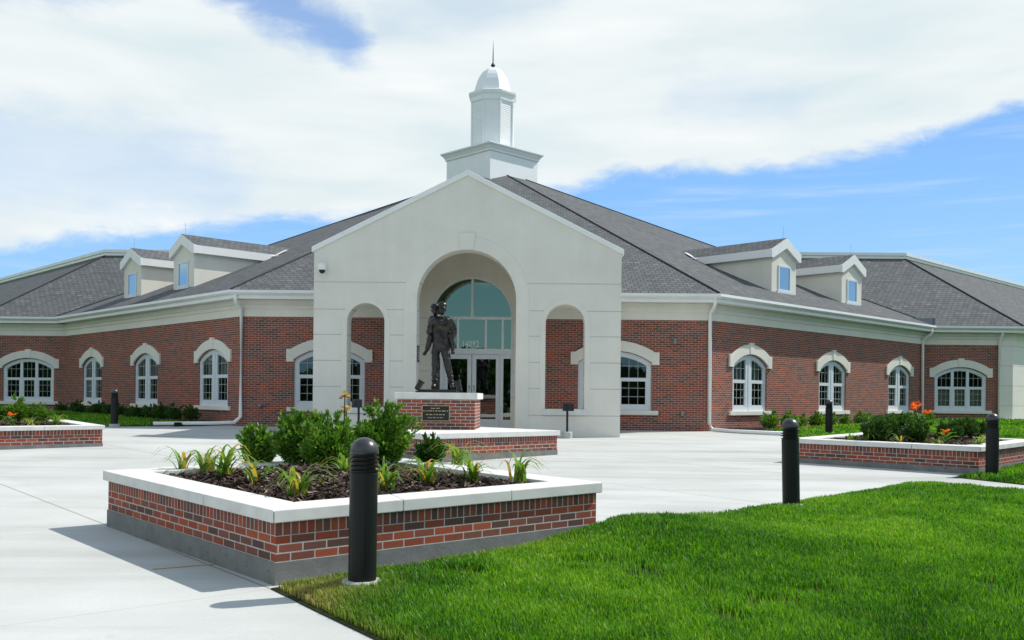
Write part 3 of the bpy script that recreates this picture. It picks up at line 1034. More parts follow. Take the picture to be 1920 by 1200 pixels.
# portico screen with three arches
GAP, GEV, GX = 7.62, 5.52, 4.17
P_T = lambda s, o, z: (s, -o, z)
gtop = lambda s: GAP - (GAP - GEV) * abs(s + .03) / (GX + .03)
CA = (-.03, 2.70, .1, 4.26, 1.35)
SA = [(-2.77, 1.02, 1.30, 3.62, .51), (2.66, 1.06, 1.30, 3.61, .53)]
porch = screen(P_T, -4.2, GX, .1, gtop, [CA] + SA, 0, -.6, 'portico', 'stucco', BLD, extra=(-.03,), steps=22)


def arch_loop(c, hw, sill, spring, n=20):
    return [(c - hw, sill)] + [(c - hw * math.cos(math.pi * i / n), spring + hw * math.sin(math.pi * i / n)) for i in range(n + 1)] + [(c + hw, sill)]


mb = MB(P_T)
mb.ring(arch_loop(-.03, 1.35 + .36, .1, 4.26), arch_loop(-.03, 1.352, .1, 4.26), -.05, .014)
mb.build('arch_surround', 'stone', porch, bevel=.006)
for c, w_, sl, sp, ri in SA:
    mb = MB(P_T)
    mb.ring(arch_loop(c, w_ / 2 + .15, sl - .17, sp), arch_loop(c, w_ / 2 + .002, sl - .17, sp), -.05, .014)
    mb.build('arch_surround', 'stone', porch, bevel=.006)
    MB(P_T).box(c - w_ / 2 - .07, c + w_ / 2 + .07, -.58, .06, sl - .17, sl).build('sill', 'cap', porch, bevel=.01)
mb = MB(P_T)
mb.prism([(-.03 - .175, 5.60), (-.03 + .175, 5.60), (-.03 + .225, 6.06), (-.03 - .225, 6.06)], -.05, .045)
mb.build('keystone', 'stone', porch, bevel=.008)
mb = MB(P_T)
cp = .15
mb.prism([(-4.26, gtop(-4.2) - .03), (-.03, GAP), (-.03, GAP + cp), (-4.26, gtop(-4.2) - .03 + cp)], -.66, .05)
mb.prism([(-.03, GAP), (GX + .06, GEV - .03), (GX + .06, GEV - .03 + cp), (-.03, GAP + cp)], -.66, .05)
mb.build('coping', 'white', porch, bevel=.01)
# flat ceilings of the porch: high over the entrance, lower at the sides
for x0, x1, y1, z0, z1, nm in ((-2.0, 2.0, WY - .03, 6.16, 6.22, 'porch_ceiling'), (-2.09, -2.01, WY - .02, 4.60, 6.2, 'ceiling_drop'), (2.01, 2.09, WY - .02, 4.60, 6.2, 'ceiling_drop'), (-4.14, -2.1, WY - .02, 4.60, 4.7, 'porch_ceiling'),
                               (2.1, 4.12, WY - .02, 4.60, 4.7, 'porch_ceiling'), (-4.16, -3.9, 5.2, 4.71, 5.36, 'side_beam'), (3.88, 4.13, 5.2, 4.71, 5.36, 'side_beam')):
    MB().box(x0, x1, .605, y1, z0, z1).build(nm, 'stone', porch)
# end wall with the arched entrance glazing
screen(F_FRONT, -2.0, 2.0, .1, 6.15, [(-.08, 2.56, .1, 4.05, 1.28)], -.02, -.3, 'entrance_wall', 'tan', BLD, steps=20)
EX, EH, FL = -.08, 1.28, .62
mb = MB(F_FRONT)
mb.ring(arch_loop(EX, EH, FL, 4.05), arch_loop(EX, EH - .07, FL, 4.05), -.2, -.06)
for z0, z1 in ((4.0, 4.09), (2.93, 3.10)):
    mb.box(EX - EH + .07, EX + EH - .07, -.195, -.065, z0, z1)
mb.box(EX - .04, EX + .04, -.19, -.07, 4.09, 5.28)
for x in (-.93, -.43, .43, .95):
    mb.box(EX + x - .035, EX + x + .035, -.19, -.07, 3.10, 4.0)
for x in (-.93, .93):
    mb.box(EX + x - .05, EX + x + .05, -.19, -.07, FL, 2.93)
for x0, x1 in ((-1.21, -.98), (.98, 1.21)):
    for z0, z1 in ((FL, .9), (2.80, 2.93)):
        mb.box(EX + x0, EX + x1, -.17, -.085, z0, z1)
ent = mb.build('entrance_frame', 'alu', BLD)
mb = MB(F_FRONT)
al = arch_loop(EX, EH - .05, 4.05, 4.05)
for i in range(1, len(al) - 2):
    (a, za_), (b, zb_) = al[i], al[i + 1]
    if b - a > 1e-4:
        mb.poly([(a, -.13, 3.02), (b, -.13, 3.02), (b, -.13, zb_), (a, -.13, za_)])
mb.build('glazing', 'glass_t', ent, fix=False)
for x0, x1 in ((-1.21, -.98), (.98, 1.21)):
    MB(F_FRONT).poly([(EX + x0, -.13, FL), (EX + x1, -.13, FL), (EX + x1, -.13, 2.93), (EX + x0, -.13, 2.93)]).build('sidelight', 'glass_b', ent, fix=False)
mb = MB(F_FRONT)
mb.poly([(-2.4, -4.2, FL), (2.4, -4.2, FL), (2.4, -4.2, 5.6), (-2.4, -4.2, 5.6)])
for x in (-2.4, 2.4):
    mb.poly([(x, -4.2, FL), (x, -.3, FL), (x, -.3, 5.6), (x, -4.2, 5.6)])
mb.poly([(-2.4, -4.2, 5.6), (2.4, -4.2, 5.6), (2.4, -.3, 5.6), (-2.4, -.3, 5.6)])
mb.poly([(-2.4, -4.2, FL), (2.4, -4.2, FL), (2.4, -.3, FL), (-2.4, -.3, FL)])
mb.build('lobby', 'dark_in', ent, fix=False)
for sg in (-1, 1):
    x0, x1 = sorted((EX + sg * .008, EX + sg * .878))
    mb = MB(F_FRONT)
    mb.box(x0, x0 + .13, -.16, -.09, FL + .01, 2.925)
    mb.box(x1 - .13, x1, -.16, -.09, FL + .01, 2.925)
    mb.box(x0 + .13, x1 - .13, -.16, -.09, 2.78, 2.925)
    mb.box(x0 + .13, x1 - .13, -.16, -.09, FL + .01, FL + .30)
    dr = mb.build('door', 'alu', BLD, bevel=.006)
    mb = MB(F_FRONT)
    mb.poly([(x0 + .13, -.125, FL + .3), (x1 - .13, -.125, FL + .3), (x1 - .13, -.125, 2.78), (x0 + .13, -.125, 2.78)])
    mb.build('pane', 'glass_b', dr, fix=False)
    hx = EX + sg * .075
    MB(F_FRONT).tube([(hx, -.09, 1.55), (hx, -.03, 1.55), (hx, -.03, 1.95), (hx, -.09, 1.95)], .014, 8).build('handle', 'grey_metal', dr, smooth=True)
# concrete threshold slab of the portico
mb = MB()
mb.vprism([(-4.2, .0 + .02), (GX, .02), (GX, WY + .2), (-4.2, WY + .2)], .2, lambda x, y: .575 + .012 * y)
mb.build('porch_floor', 'cap', porch)
# house number on the transom glass
fc = bpy.data.curves.new('house_number', 'FONT')
fc.body, fc.size, fc.extrude, fc.align_x = '14092', .29, .006, 'CENTER'
fc.space_character = 1.08
hn = bpy.data.objects.new('house_number', fc)
COL.objects.link(hn)
hn.parent = ent
hn.location = (EX - .055, WY + .12, 3.15)
hn.rotation_euler = (rad(90), 0, 0)
fc.materials.append(M['white'])
bpy.context.view_layer.update()
nm_ = bpy.data.meshes.new_from_object(hn.evaluated_get(bpy.context.evaluated_depsgraph_get()))
mw_ = hn.location.copy(), hn.rotation_euler.copy()
bpy.data.objects.remove(hn)
hn = bpy.data.objects.new('house_number', nm_)
COL.objects.link(hn)
hn.parent = ent
hn.location, hn.rotation_euler = mw_
hn.scale = (.70, 1, 1)

# cupola
CX, CY = -.22, 21.5
cup = MB()
sq = lambda r: [(CX + r * math.cos(a), CY + r * math.sin(a)) for a in (rad(-90), rad(0), rad(90), rad(180))]


def sq_lathe(mb, prof):
    mb.lathe([(r, z) for r, z in prof], (CX, CY, 0), 4)


cup.lathe([(2.27, 11.0), (2.27, 13.5)], (CX, CY, 0), 4)
cupola = cup.build('cupola', 'cupola', BLD)
mb = MB()
mb.lathe([(2.30, 13.36), (2.36, 13.40), (2.36, 13.46), (2.48, 13.60), (2.60, 13.68), (2.60, 13.74), (2.2, 13.80), (1.2, 13.92)], (CX, CY, 0), 4)
mb.build('cornice', 'cupola', cupola)
mb = MB()
mb.lathe([(1.08, 13.75), (1.08, 16.4)], (CX, CY, 0), 8, phase=.5)
for k in range(8):        # corner boards and louvred faces
    a = rad(22.5 + 45 * k)
    c, s_ = math.cos(a), math.sin(a)
    mb.tube([(CX + 1.085 * c, CY + 1.085 * s_, 13.8), (CX + 1.085 * c, CY + 1.085 * s_, 16.35)], .055, 6)
lant = mb.build('lantern', 'cupola', cupola)
mb = MB()
for k in range(8):
    a = rad(45 * k)
    nx, ny = math.cos(a), math.sin(a)
    tx, ty = -ny, nx
    for i in range(24):
        z = 14.02 + i * .092
        r0, r1 = .999, 1.012
        q = []
        for (r, zz) in ((r1, z), (r0, z + .085)):
            for s_ in (-.33, .33):
                q.append((CX + nx * r + tx * s_, CY + ny * r + ty * s_, zz))
        mb.poly([q[0], q[1], q[3], q[2]])
        b0 = (CX + nx * r0 - tx * .33, CY + ny * r0 - ty * .33, z)
        b1 = (CX + nx * r0 + tx * .33, CY + ny * r0 + ty * .33, z)
        mb.poly([q[0], q[1], b1, b0])
mb.build('louver', 'cupola', cupola, fix=False)
mb = MB()
mb.lathe([(1.09, 16.18), (1.16, 16.22), (1.17, 16.42), (1.26, 16.56), (1.27, 16.66), (1.0, 16.76), (.98, 16.76)], (CX, CY, 0), 8, phase=.5)
mb.build('lantern_cornice', 'cupola', cupola)
mb = MB()
mb.lathe([(1.02, 16.74), (.97, 16.82), (.90, 17.05), (.80, 17.35), (.68, 17.6), (.52, 17.82), (.34, 17.97), (.15, 18.06), (.04, 18.1)], (CX, CY, 0), 8, phase=.5)
mb.build('dome', 'cupola', cupola)
mb = MB()
mb.lathe([(.04, 18.05), (.05, 18.1), (.12, 18.2), (.05, 18.30), (.028, 18.36), (.022, 18.8), (.004, 19.45)], (CX, CY, 0), 10)
mb.build('finial', 'black', cupola)


# dormers on the two wing roofs
def dormer(T, s, o, zb=5.30):
    hw, top, pk = .84, 6.90, 7.42
    slope = (AP[2] - 4.79) / 18.3
    back = o - (6.95 - zb) / slope - .9
    dm = MB(T)
    poly = [(s - hw, zb), (s + hw, zb), (s + hw, 6.78), (s, 7.24), (s - hw, 6.78)]
    dm.prism(poly, back, o)
    d_ = dm.build('dormer', 'stone', BLD)
    rf = MB(T)
    rw, e = 1.0, .13
    y0, yb = o + .10, back - 1.6
    for sg in (-1, 1):
        rf.poly([(s, y0, pk), (s + sg * rw, y0, 6.93), (s + sg * rw, yb, 6.93), (s, yb, pk)])
    rf.build('dormer_roof', 'shingle', d_, fix=False)
    tr = MB(T)
    # rake boards and side fascias
    for sg in (-1, 1):
        q = [(s, 7.05), (s, pk - .01), (s + sg * 1.02, 6.92), (s + sg * 1.02, 6.63), (s + sg * .9, 6.62)]
        tr.prism(q, o + .002, o + .11)
        x0, x1 = sorted((s + sg * (hw + .002), s + sg * 1.02))
        tr.box(x0, x1, back - .9, o + .0, 6.64, 6.92)
    tr.build('rake_trim', 'white', d_)
    wn = MB(T)
    wz0, wz1, wx = zb + .2, 6.42, .42
    outer = [(s - wx, wz0), (s - wx, wz1), (s + wx, wz1), (s + wx, wz0)]
    inner = [(s - wx + .07, wz0 + .07), (s - wx + .07, wz1 - .07), (s + wx - .07, wz1 - .07), (s + wx - .07, wz0 + .07)]
    wn.ring(outer, inner, o - .01, o + .035, closed=True)
    wn.box(s - wx - .1, s + wx + .1, o - .01, o + .06, wz0 - .08, wz0)
    wn.build('window', 'vinyl', d_)
    gl = MB(T)
    gl.poly([(s - wx + .06, o + .012, wz0 + .06), (s + wx - .06, o + .012, wz0 + .06), (s + wx - .06, o + .012, wz1 - .06), (s - wx + .06, o + .012, wz1 - .06)])
    gl.build('pane', 'glass_d', d_, fix=False)
    for sg in (-1, 1):        # bright valley flashing where the eave meets the main roof
        rz = lambda oo: 4.79 + slope * (ov - oo) + .03
        o0_ = ov - (6.80 - 4.79) / slope
        x0, x1 = s + sg * .98, s + sg * 1.16
        fl = MB(T)
        fl.add([(x0, o0_, rz(o0_)), (x1, o0_, rz(o0_)), (x1 - sg * .5, o0_ - .85, rz(o0_ - .85)), (x0 - sg * .5, o0_ - .85, rz(o0_ - .85)),
                (x0, o0_, rz(o0_) + .03), (x1, o0_, rz(o0_) + .03), (x1 - sg * .5, o0_ - .85, rz(o0_ - .85) + .03), (x0 - sg * .5, o0_ - .85, rz(o0_ - .85) + .03)],
               [(0, 1, 2, 3), (7, 6, 5, 4), (0, 4, 5, 1), (1, 5, 6, 2), (2, 6, 7, 3), (3, 7, 4, 0)])
        fl.build('valley_flashing', 'white', d_)
    MB(T).tube([(s, o - .05, pk), (s, o - .05, pk + .42)], .0045, 6).build('lightning_rod', 'grey_metal', d_)
    return d_


dormer(F_RIGHT, 6.0, -.93)
dormer(F_RIGHT, 11.25, -.95)
dormer(F_LEFT, LW - 6.1, -.95)
dormer(F_LEFT, LW - 10.75, -.98)


# downspouts with their ground runs
def downspout(x_top, y_top, nrm, foot, name='downspout', parent=BLD):
    nx, ny = nrm
    p = lambda o, z: (x_top + nx * o, y_top + ny * o, z)
    path = [p(.46, 4.68), p(.46, 4.50), p(.42, 4.42), p(.13, 4.26), p(.09, 4.18), p(.09, foot[0][2] + .18)]
    a = Vector(path[-1])
    path += [tuple(Vector(foot[0]) * .6 + Vector((a.x, a.y, foot[0][2])) * .4)] if len(foot) > 1 else []
    path += foot
    mb = MB()
    mb.tube(path, .058, 10)
    return mb.build(name, 'white', parent, smooth=True)


def loc2(x, y):        # world plan -> building plan
    dx, dy = x - OX, y - OY
    c, s_ = math.cos(PHI), math.sin(PHI)
    return (dx * c - dy * s_, dx * s_ + dy * c)


rx, ry = loc2(7.75, 26.9)
downspout(HX - .03, WY, (.2, -1), [(HX + .12, WY - .35, .68), (HX + .5, WY - .8, .66), (rx, ry, gz(26.9) + .07)])
lx, ly = loc2(-10.85, 28.5)
downspout(-HX + .05, WY, (-.2, -1), [(-HX - .25, WY - .25, .74), (-HX - .8, WY - .35, .72), (lx, ly, gz(28.5) + .09)])
downspout(RE[0] - .35, RE[1] - .35, (.7, -.7), [(RE[0] - .2, RE[1] - .5, .9), (RE[0] - .1, RE[1] - .6, .6)])
MB().tube([(RE[0] - .1, RE[1] - .05, 4.5), (RE[0] - .1, RE[1] - .05, .5)], .025, 8).build('conduit', 'white', BLD, smooth=True)
# little fixtures on the brick
mb = MB(F_FRONT)
mb.box(6.12, 6.22, 0, .10, 3.38, 3.47)
mb.prism([(6.11, 3.30), (6.23, 3.30), (6.21, 3.38), (6.13, 3.38)], 0, .13)
mb.build('wall_light', 'grey_metal', BLD, bevel=.01)
MB(F_FRONT).box(6.38, 6.47, 0, .07, 1.08, 1.24).build('socket_box', 'grey_metal', BLD, bevel=.01)
mb = MB(F_FRONT)
mb.lathe([(.05, 0), (.05, .03), (.03, .03), (.03, .1)], (0, 0, 0), 10)
mb = MB(F_FRONT).tube([(-6.62, 0, 1.27), (-6.62, .09, 1.27), (-6.62, .12, 1.22)], [.06, .05, .03], 10)
mb.build('hose_tap', 'grey_metal', BLD)
# dark plaque with pale lines on the passage wall
mb = MB()
mb.box(-1.379, -1.352, .15, .50, 2.55, 3.0)
for k in range(6):
    mb.box(-1.3515, -1.349, .20, .45, 2.62 + .06 * k, 2.64 + .06 * k, 1)
o = mb.build('wall_plaque', ['signblue', 'white'])
o.location, o.rotation_euler = (OX, OY, 0), (0, 0, -PHI)
tag(o, 'small dark plaque with pale lines inside the left jamb of the big entrance arch', 'plaque')
# dome camera high on the portico's left
cam_e = empty('security_camera', (OX - 3.94 * math.cos(PHI), OY + 3.94 * math.sin(PHI), 4.98), -PHI, 'white dome security camera high on the left of the portico gable', 'camera')
mb = MB()
mb.box(-.07, .07, -.16, -.001, .02, .2)
mb.lathe([(.10, .02), (.11, .06), (.11, .16), (.06, .22)], (0, -.18, 0), 16)
mb.build('housing', 'white', cam_e, bevel=.01)
MB().lathe([(.02, -.075), (.06, -.055), (.085, -.01), (.09, .025)], (0, -.18, 0), 16).build('lens_dome', 'black', cam_e, smooth=True)


# ------------------------------------------------------------------ the two neighbouring wings
def side_building(sg, base, T, label, wlen, wc, blind, lowblind, L=6.7):
    b = empty('brick_wing', (OX, OY, 0), -PHI, label, 'building')
    x0, y0 = base
    X = lambda a: x0 + sg * a
    s_ = lambda a: sg * a          # frame coordinate
    lo, hi = sorted((0, s_(3.15)))
    ops = [(s_(wc), 2.2, SILL - .02, SPR, .37)]
    screen(T, lo, hi, .2, BRICK_TOP, ops, 0, -.3, 'brick_wall', 'brick', b)
    window(T, s_(wc), 2.2, SILL, SPR, .37, 3, b, blind=blind, lowblind=lowblind)
    # stone corner pier, turning away at 45 degrees
    c0, c1 = min(3.16, wlen - .12), wlen
    mb = MB()
    q = [(X(c0), y0 - .06), (X(c1), y0 - .06), (X(c1 + 1.2), y0 + 1.14), (X(c1 + 1.2), y0 + 1.6), (X(c0), y0 + .3)]
    mb.vprism(q, .2, 4.30)
    mb.build('stone_pier', 'pier', b)
    mb = MB()
    mb.vprism([(X(c1 + 1.2), y0 + 1.2), (X(c1 + 14), y0 + 14), (X(c1 + 14), y0 + 14.4), (X(c1 + 1.2), y0 + 1.6)], .2, BRICK_TOP)
    mb.build('brick_wall', 'brick', b)
    pth = [(X(0), y0), (X(c1), y0), (X(c1 + 14), y0 + 14)]
    if sg < 0:
        pth = pth[::-1]
    MB().sweep(FRZ if False else [(o + .0, z) for o, z in FRZ], pth).build('frieze', 'stone', b)
    epth = [(X(0) - sg * .22, y0)] + [(X(c1), y0), (X(c1 + 14), y0 + 14)]
    if sg < 0:
        epth = epth[::-1]
    MB().sweep(EAV, epth).build('gutter', 'white', b)
    # hipped roof with a flat white-edged top
    e = (X(c1) + sg * ov * T22, y0 - ov, EAVE - .005)
    tp = (e[0] - sg * .3827 * L, e[1] + .9239 * L, EAVE + .9239 * L * (.60 if sg > 0 else .565))
    far = lambda p, k: (p[0] + sg * k / S2, p[1] + k / S2, p[2])
    mb = MB()
    mb.poly([(X(-4.4), e[1], e[2]), e, tp, (X(-9), tp[1], tp[2])])
    mb.poly([e, far(e, 26), far(tp, 26), tp])
    rf = mb.build('roof', 'shingle', b, fix=False)
    MB().tube([Vector(e).lerp(Vector(tp), .01), tp], .05, 6).build('ridge_cap', 'hip_line', rf)
    pp = [(X(-9), tp[1]), (tp[0], tp[1]), far(tp, 26)[:2]]
    if sg < 0:
        pp = pp[::-1]
    z = tp[2]
    MB().sweep([(-.6, z + .02), (.05, z + .02), (.05, z + .14), (.10, z + .16), (.10, z + .30), (-.6, z + .30)], pp).build('parapet_edge', 'white', rf)
    # pipe at the corner pier
    px = X(3.08)
    mb = MB()
    mb.tube([(px, y0 - .36, 4.68), (px, y0 - .36, 4.48), (px, y0 - .12, 4.22), (px, y0 - .1, .98), (px + sg * .1, y0 - .13, .84), (px + sg * .35, y0 - .2, .80), (px + sg * 2.6, y0 - .5, .74)], .055, 10)
    mb.build('downspout', 'white', b, smooth=True)
    return b


side_building(1, RE, F_ADJR, 'lower brick wing at the far right with a wide window and pale stone corner', 3.68, 1.50, 'blind', True)
side_building(-1, LE, F_ADJL, 'shaded brick wing at the far left with a wide three light window', 3.25, 1.60, None, False)
# metal splash guard in the roof valley on the right
mb = MB()
mb.box(RE[0] - .75, RE[0] + .12, RE[1] - .52, RE[1] - .48, 4.78, 5.12)
mb.box(RE[0] + .121, RE[0] + .16, RE[1] - .56, RE[1] - .2, 4.78, 5.14, 0)
mb.build('valley_guard', 'grey_metal', BLD)


# ------------------------------------------------------------------ planters
def ring_wall(mb, outer, inner, z0, z1, m=0):
    n = len(outer)
    for i in range(n):
        j = (i + 1) % n
        q = [outer[i], outer[j], inner[j], inner[i]]
        mb.vprism(q, z0, z1, m)


def planter(corners, top, parts, label, floor=False):
    """corners: counter-clockwise plan of the cap edge; parts: (base, brick, cap) heights"""
    fz = lambda dz: (lambda x, y: top(x, y) + dz)
    cap_t, brick_h = parts[1], parts[0]
    H = cap_t + brick_h
    cx_, cy_ = np.mean([c[0] for c in corners]), np.mean([c[1] for c in corners])
    root = empty('stone_pedestal' if floor else 'brick_planter', (cx_, cy_, 0), 0, label, 'platform' if floor else 'planter')
    L = [(x - cx_, y - cy_) for x, y in corners]
    TP = lambda dz: (lambda x, y: top(x + cx_, y + cy_) + dz)
    wall_o = shrink(L, .045)
    foot_o = shrink(L, .035)
    wall_i = shrink(L, .30)
    G = lambda x, y: gz(y + cy_) - .08
    mb = MB()
    ring_wall(mb, foot_o, wall_i, G, TP(-H))
    n_ = len(L)
    for i in (n_ - 1,):
        a0, a1 = Vector(foot_o[i]), Vector(foot_o[(i + 1) % n_])
        dr_ = (a1 - a0).normalized()
        no_ = Vector((dr_.y, -dr_.x))
        k_ = 0
        while .3 + .36 * k_ < (a1 - a0).length - .1:
            c_ = a0 + dr_ * (.3 + .36 * k_) + no_ * .002
            zc_ = (gz(c_.y + cy_) + TP(-H)(c_.x, c_.y)) / 2 + .012 * (k_ * 7 % 5 - 2)
            if TP(-H)(c_.x, c_.y) - gz(c_.y + cy_) > .07:
                mb.poly([(c_.x + dr_.x * .0075 * math.cos(q), c_.y + dr_.y * .0075 * math.cos(q), zc_ + .0075 * math.sin(q)) for q in [math.pi * j / 4 for j in range(8)]], 1)
            k_ += 1
    mb.build('footing', ['footing', 'black'], root)
    sol = .104
    mb = MB()
    n = len(L)
    for i in range(n):
        j = (i + 1) % n
        mb.vprism([wall_o[i], wall_o[j], wall_i[j], wall_i[i]], TP(-H), TP(-cap_t - sol))
    # brick courses need a uv that follows the sloping wall: keep v measured from the cap
    wl = mb.build('brick_wall', 'brick_p', root)
    uvs = wl.data.uv_layers[0].data
    for p in wl.data.polygons:
        for li in p.loop_indices:
            co = wl.data.vertices[wl.data.loops[li].vertex_index].co
            uvs[li].uv[1] = co.z - TP(-cap_t - sol)(co.x, co.y)
    mb = MB()
    for i in range(n):
        j = (i + 1) % n
        mb.vprism([wall_o[i], wall_o[j], wall_i[j], wall_i[i]], TP(-cap_t - sol), TP(-cap_t))
    sc = mb.build('soldier_course', 'soldier', root)
    uvs = sc.data.uv_layers[0].data
    for p in sc.data.polygons:
        for li in p.loop_indices:
            co = sc.data.vertices[sc.data.loops[li].vertex_index].co
            uvs[li].uv[1] = .004 + (co.z - TP(-cap_t - sol)(co.x, co.y)) * .97
    # cap stones, mitred at the corners, with open joints along each side
    cap_i = shrink(L, .36)
    mb = MB()
    if floor:
        mb.vprism(L, TP(-cap_t), TP(0))
    else:
        for i in range(n):
            j = (i + 1) % n
            a0, a1 = Vector(L[i]), Vector(L[j])
            b0, b1 = Vector(cap_i[i]), Vector(cap_i[j])
            k = 3
            g = .003 / (a1 - a0).length
            for q in range(k):
                t0, t1 = q / k + g, (q + 1) / k - g
                mb.vprism([tuple(a0.lerp(a1, t0)), tuple(a0.lerp(a1, t1)), tuple(b0.lerp(b1, t1)), tuple(b0.lerp(b1, t0))], TP(-cap_t), TP(0))
    mb.build('cap', 'cap', root, bevel=.008)
    if not floor:
        soil = shrink(L, .30)
        mb = MB()
        mb.vprism(soil, TP(-.35), TP(-.11))
        mb.build('soil', 'mulch_soil', root)
    return root


def mulch(corners, top, seed, n, hump=.10, size=1.0):
    rng = np.random.default_rng(seed)
    inn = shrink(corners, .38)
    P = np.array(inn)
    c = P.mean(0)
    lo, hi = P.min(0), P.max(0)
    X, Y = rng.uniform(lo[0], hi[0], n * 3), rng.uniform(lo[1], hi[1], n * 3)
    ok = inside(inn, X, Y)
    X, Y = X[ok][:n], Y[ok][:n]
    n = len(X)
    ed = edge_dist(inn, X, Y)
    Z = np.array([top(x, y) for x, y in zip(X, Y)]) - .06 + hump * np.clip(ed / .9, 0, 1) + .02 * vnoise(X, Y, 5, 4) + rng.uniform(-.03, .012, n)
    L_ = rng.uniform(.018, .05, n) * size
    W_ = rng.uniform(.006, .014, n) * size
    a, tl, rl = rng.uniform(0, 6.28, n), rng.normal(0, .35, n), rng.normal(0, .5, n)
    u = np.stack([np.cos(a) * np.cos(tl), np.sin(a) * np.cos(tl), np.sin(tl)], 1)
    v = np.stack([-np.sin(a) * np.cos(rl), np.cos(a) * np.cos(rl), np.sin(rl)], 1)
    C = np.stack([X, Y, Z], 1)
    V = np.stack([C - u * L_[:, None] - v * W_[:, None], C + u * L_[:, None] - v * W_[:, None] * .6, C + u * L_[:, None] + v * W_[:, None] * .6, C - u * L_[:, None] + v * W_[:, None]], 1)
    F = (np.arange(n)[:, None] * 4 + np.arange(4)[None]).ravel()
    tint = np.repeat(np.clip(rng.gamma(2, .20, n), 0, 1), 4)
    V = V.reshape(-1, 3)
    # a mound surface below the chips
    g = 26
    gx, gy = np.meshgrid(np.linspace(lo[0], hi[0], g), np.linspace(lo[1], hi[1], g))
    gx, gy = gx.ravel(), gy.ravel()
    ge = np.where(inside(inn, gx, gy), edge_dist(inn, gx, gy), -.05)
    gzv = np.array([top(x, y) for x, y in zip(gx, gy)]) - .085 + hump * np.clip(ge / .9, -.5, 1)
    gf = []
    for i in range(g - 1):
        for j in range(g - 1):
            k = [i * g + j, i * g + j + 1, (i + 1) * g + j + 1, (i + 1) * g + j]
            if all(inside(inn, gx[k], gy[k])):
                gf.append(k)
    m0 = len(V)
    V = np.concatenate([V, np.stack([gx, gy, gzv], 1)])
    F = np.concatenate([F, (np.array(gf) + m0).ravel()])
    sizes = [4] * (n + len(gf))
    tint = np.concatenate([tint, np.full(len(gx), .25)])
    return raw_mesh('mulch', V, F, sizes, 'chip', {'tint': tint})


# near planter
NP = [(-1.79, 7.10), (.90, 9.22), (-1.62, 12.0), (-4.28, 9.86)]
np_top = lambda x, y: .733 + .0225 * (y - 7.1)
planter(NP, np_top, (.308, .10), 'nearest diamond brick planter, pale stone cap, full of shrubs and daylilies')
tag(mulch(NP, np_top, 21, 9000, .12), 'dark bark mulch heaped in the nearest planter', 'mulch', kind='stuff')
# right planter
rp_top = lambda x, y: .835 + .012 * (y - 16.2)
RP = [(8.06, 16.17), (10.55, 18.75), (7.9, 21.2), (5.42, 18.35)]
planter(RP, rp_top, (.285, .09), 'brick planter on the right with box shrubs and orange canna flowers')
tag(mulch(RP, rp_top, 22, 3500, .14, 1.4), 'bark mulch under the shrubs of the right planter', 'mulch', kind='stuff')
# left planter
lp_top = lambda x, y: .905 + .01 * (y - 20.5)
LP = [(-11.80, 18.40), (-8.88, 20.56), (-11.1, 23.5), (-14.0, 21.3)]
planter(LP, lp_top, (.305, .09), 'brick planter cut by the left edge of the photo')
tag(mulch(LP, lp_top, 23, 2500, .10, 1.4), 'bark mulch under the plants of the left planter', 'mulch', kind='stuff')
# platform of the statue
pf_top = lambda x, y: .925
PFc, hd = (-1.52, 19.65), 2.53
PF = [(PFc[0] + hd * math.cos(a), PFc[1] + hd * math.sin(a)) for a in (rad(-92), rad(-2), rad(88), rad(178))]
planter(PF, pf_top, (.30, .105), 'diamond brick platform with pale cap carrying the statue pedestal', True).name = 'statue_platform'
# pedestal
ped = empty('brick_pedestal', (-1.535, 20.2, .925), rad(-2.1), 'square brick pedestal with pale cap and black plaque under the statue', 'pedestal')
mb = MB()
mb.box(-.80, .80, -.80, .80, .001, .625)
mb.build('brick_wall', 'brick_p', ped)
mb = MB()
mb.vprism([(-.86, -.86), (.86, -.86), (.86, .86), (-.86, .86)], .626, .76)
mb.build('cap', 'cap', ped, bevel=.012)
plq = MB()
plq.box(-.285, .285, -.828, -.801, .175, .495, 1)
plq.box(-.275, .275, -.834, -.829, .185, .485, 0)
plaque = plq.build('plaque', ['black', 'gold'], ped)
mb = MB()
rs = random.Random(5)
for z, h, x0, x1 in ((.430, .022, -.10, .10), (.375, .022, -.265, .265), (.300, .020, -.20, .20), (.238, .014, -.165, .165)):
    x = x0
    while x < x1:
        for _ in range(rs.randint(2, 6)):
            wd = rs.uniform(.010, .018)
            if x + wd > x1:
                break
            hh = h * rs.choice((.65, .65, 1, .8))
            mb.box(x, x + wd * .72, -.8365, -.8345, z, z + hh)
            x += wd
        x += .02
mb.build('raised_lettering', 'gold', plaque)


# ------------------------------------------------------------------ statue
def skin_obj(name, joints, edges, parent, mat, sub=3, root=0):
    me = bpy.data.meshes.new(name)
    me.from_pydata([j[:3] for j in joints], edges, [])
    o = bpy.data.objects.new(name, me)
    COL.objects.link(o)
    o.parent = parent
    sk = o.modifiers.new('skin', 'SKIN')
    sk.use_smooth_shade = True
    if not me.skin_vertices:
        me.skin_vertices.new()
    for i, j in enumerate(joints):
        d_ = me.skin_vertices[0].data[i]
        r = j[3]
        d_.radius = r if isinstance(r, tuple) else (r, r)
        d_.use_root = (i == root)
    ss = o.modifiers.new('subsurf', 'SUBSURF')
    ss.levels = ss.render_levels = sub
    tx = bpy.data.textures.get('folds') or bpy.data.textures.new('folds', 'CLOUDS')
    tx.noise_scale, tx.noise_depth = .085, 3
    dp = o.modifiers.new('folds', 'DISPLACE')
    dp.texture, dp.strength, dp.mid_level = tx, .05, .5
    me.materials.append(M[mat])
    return o


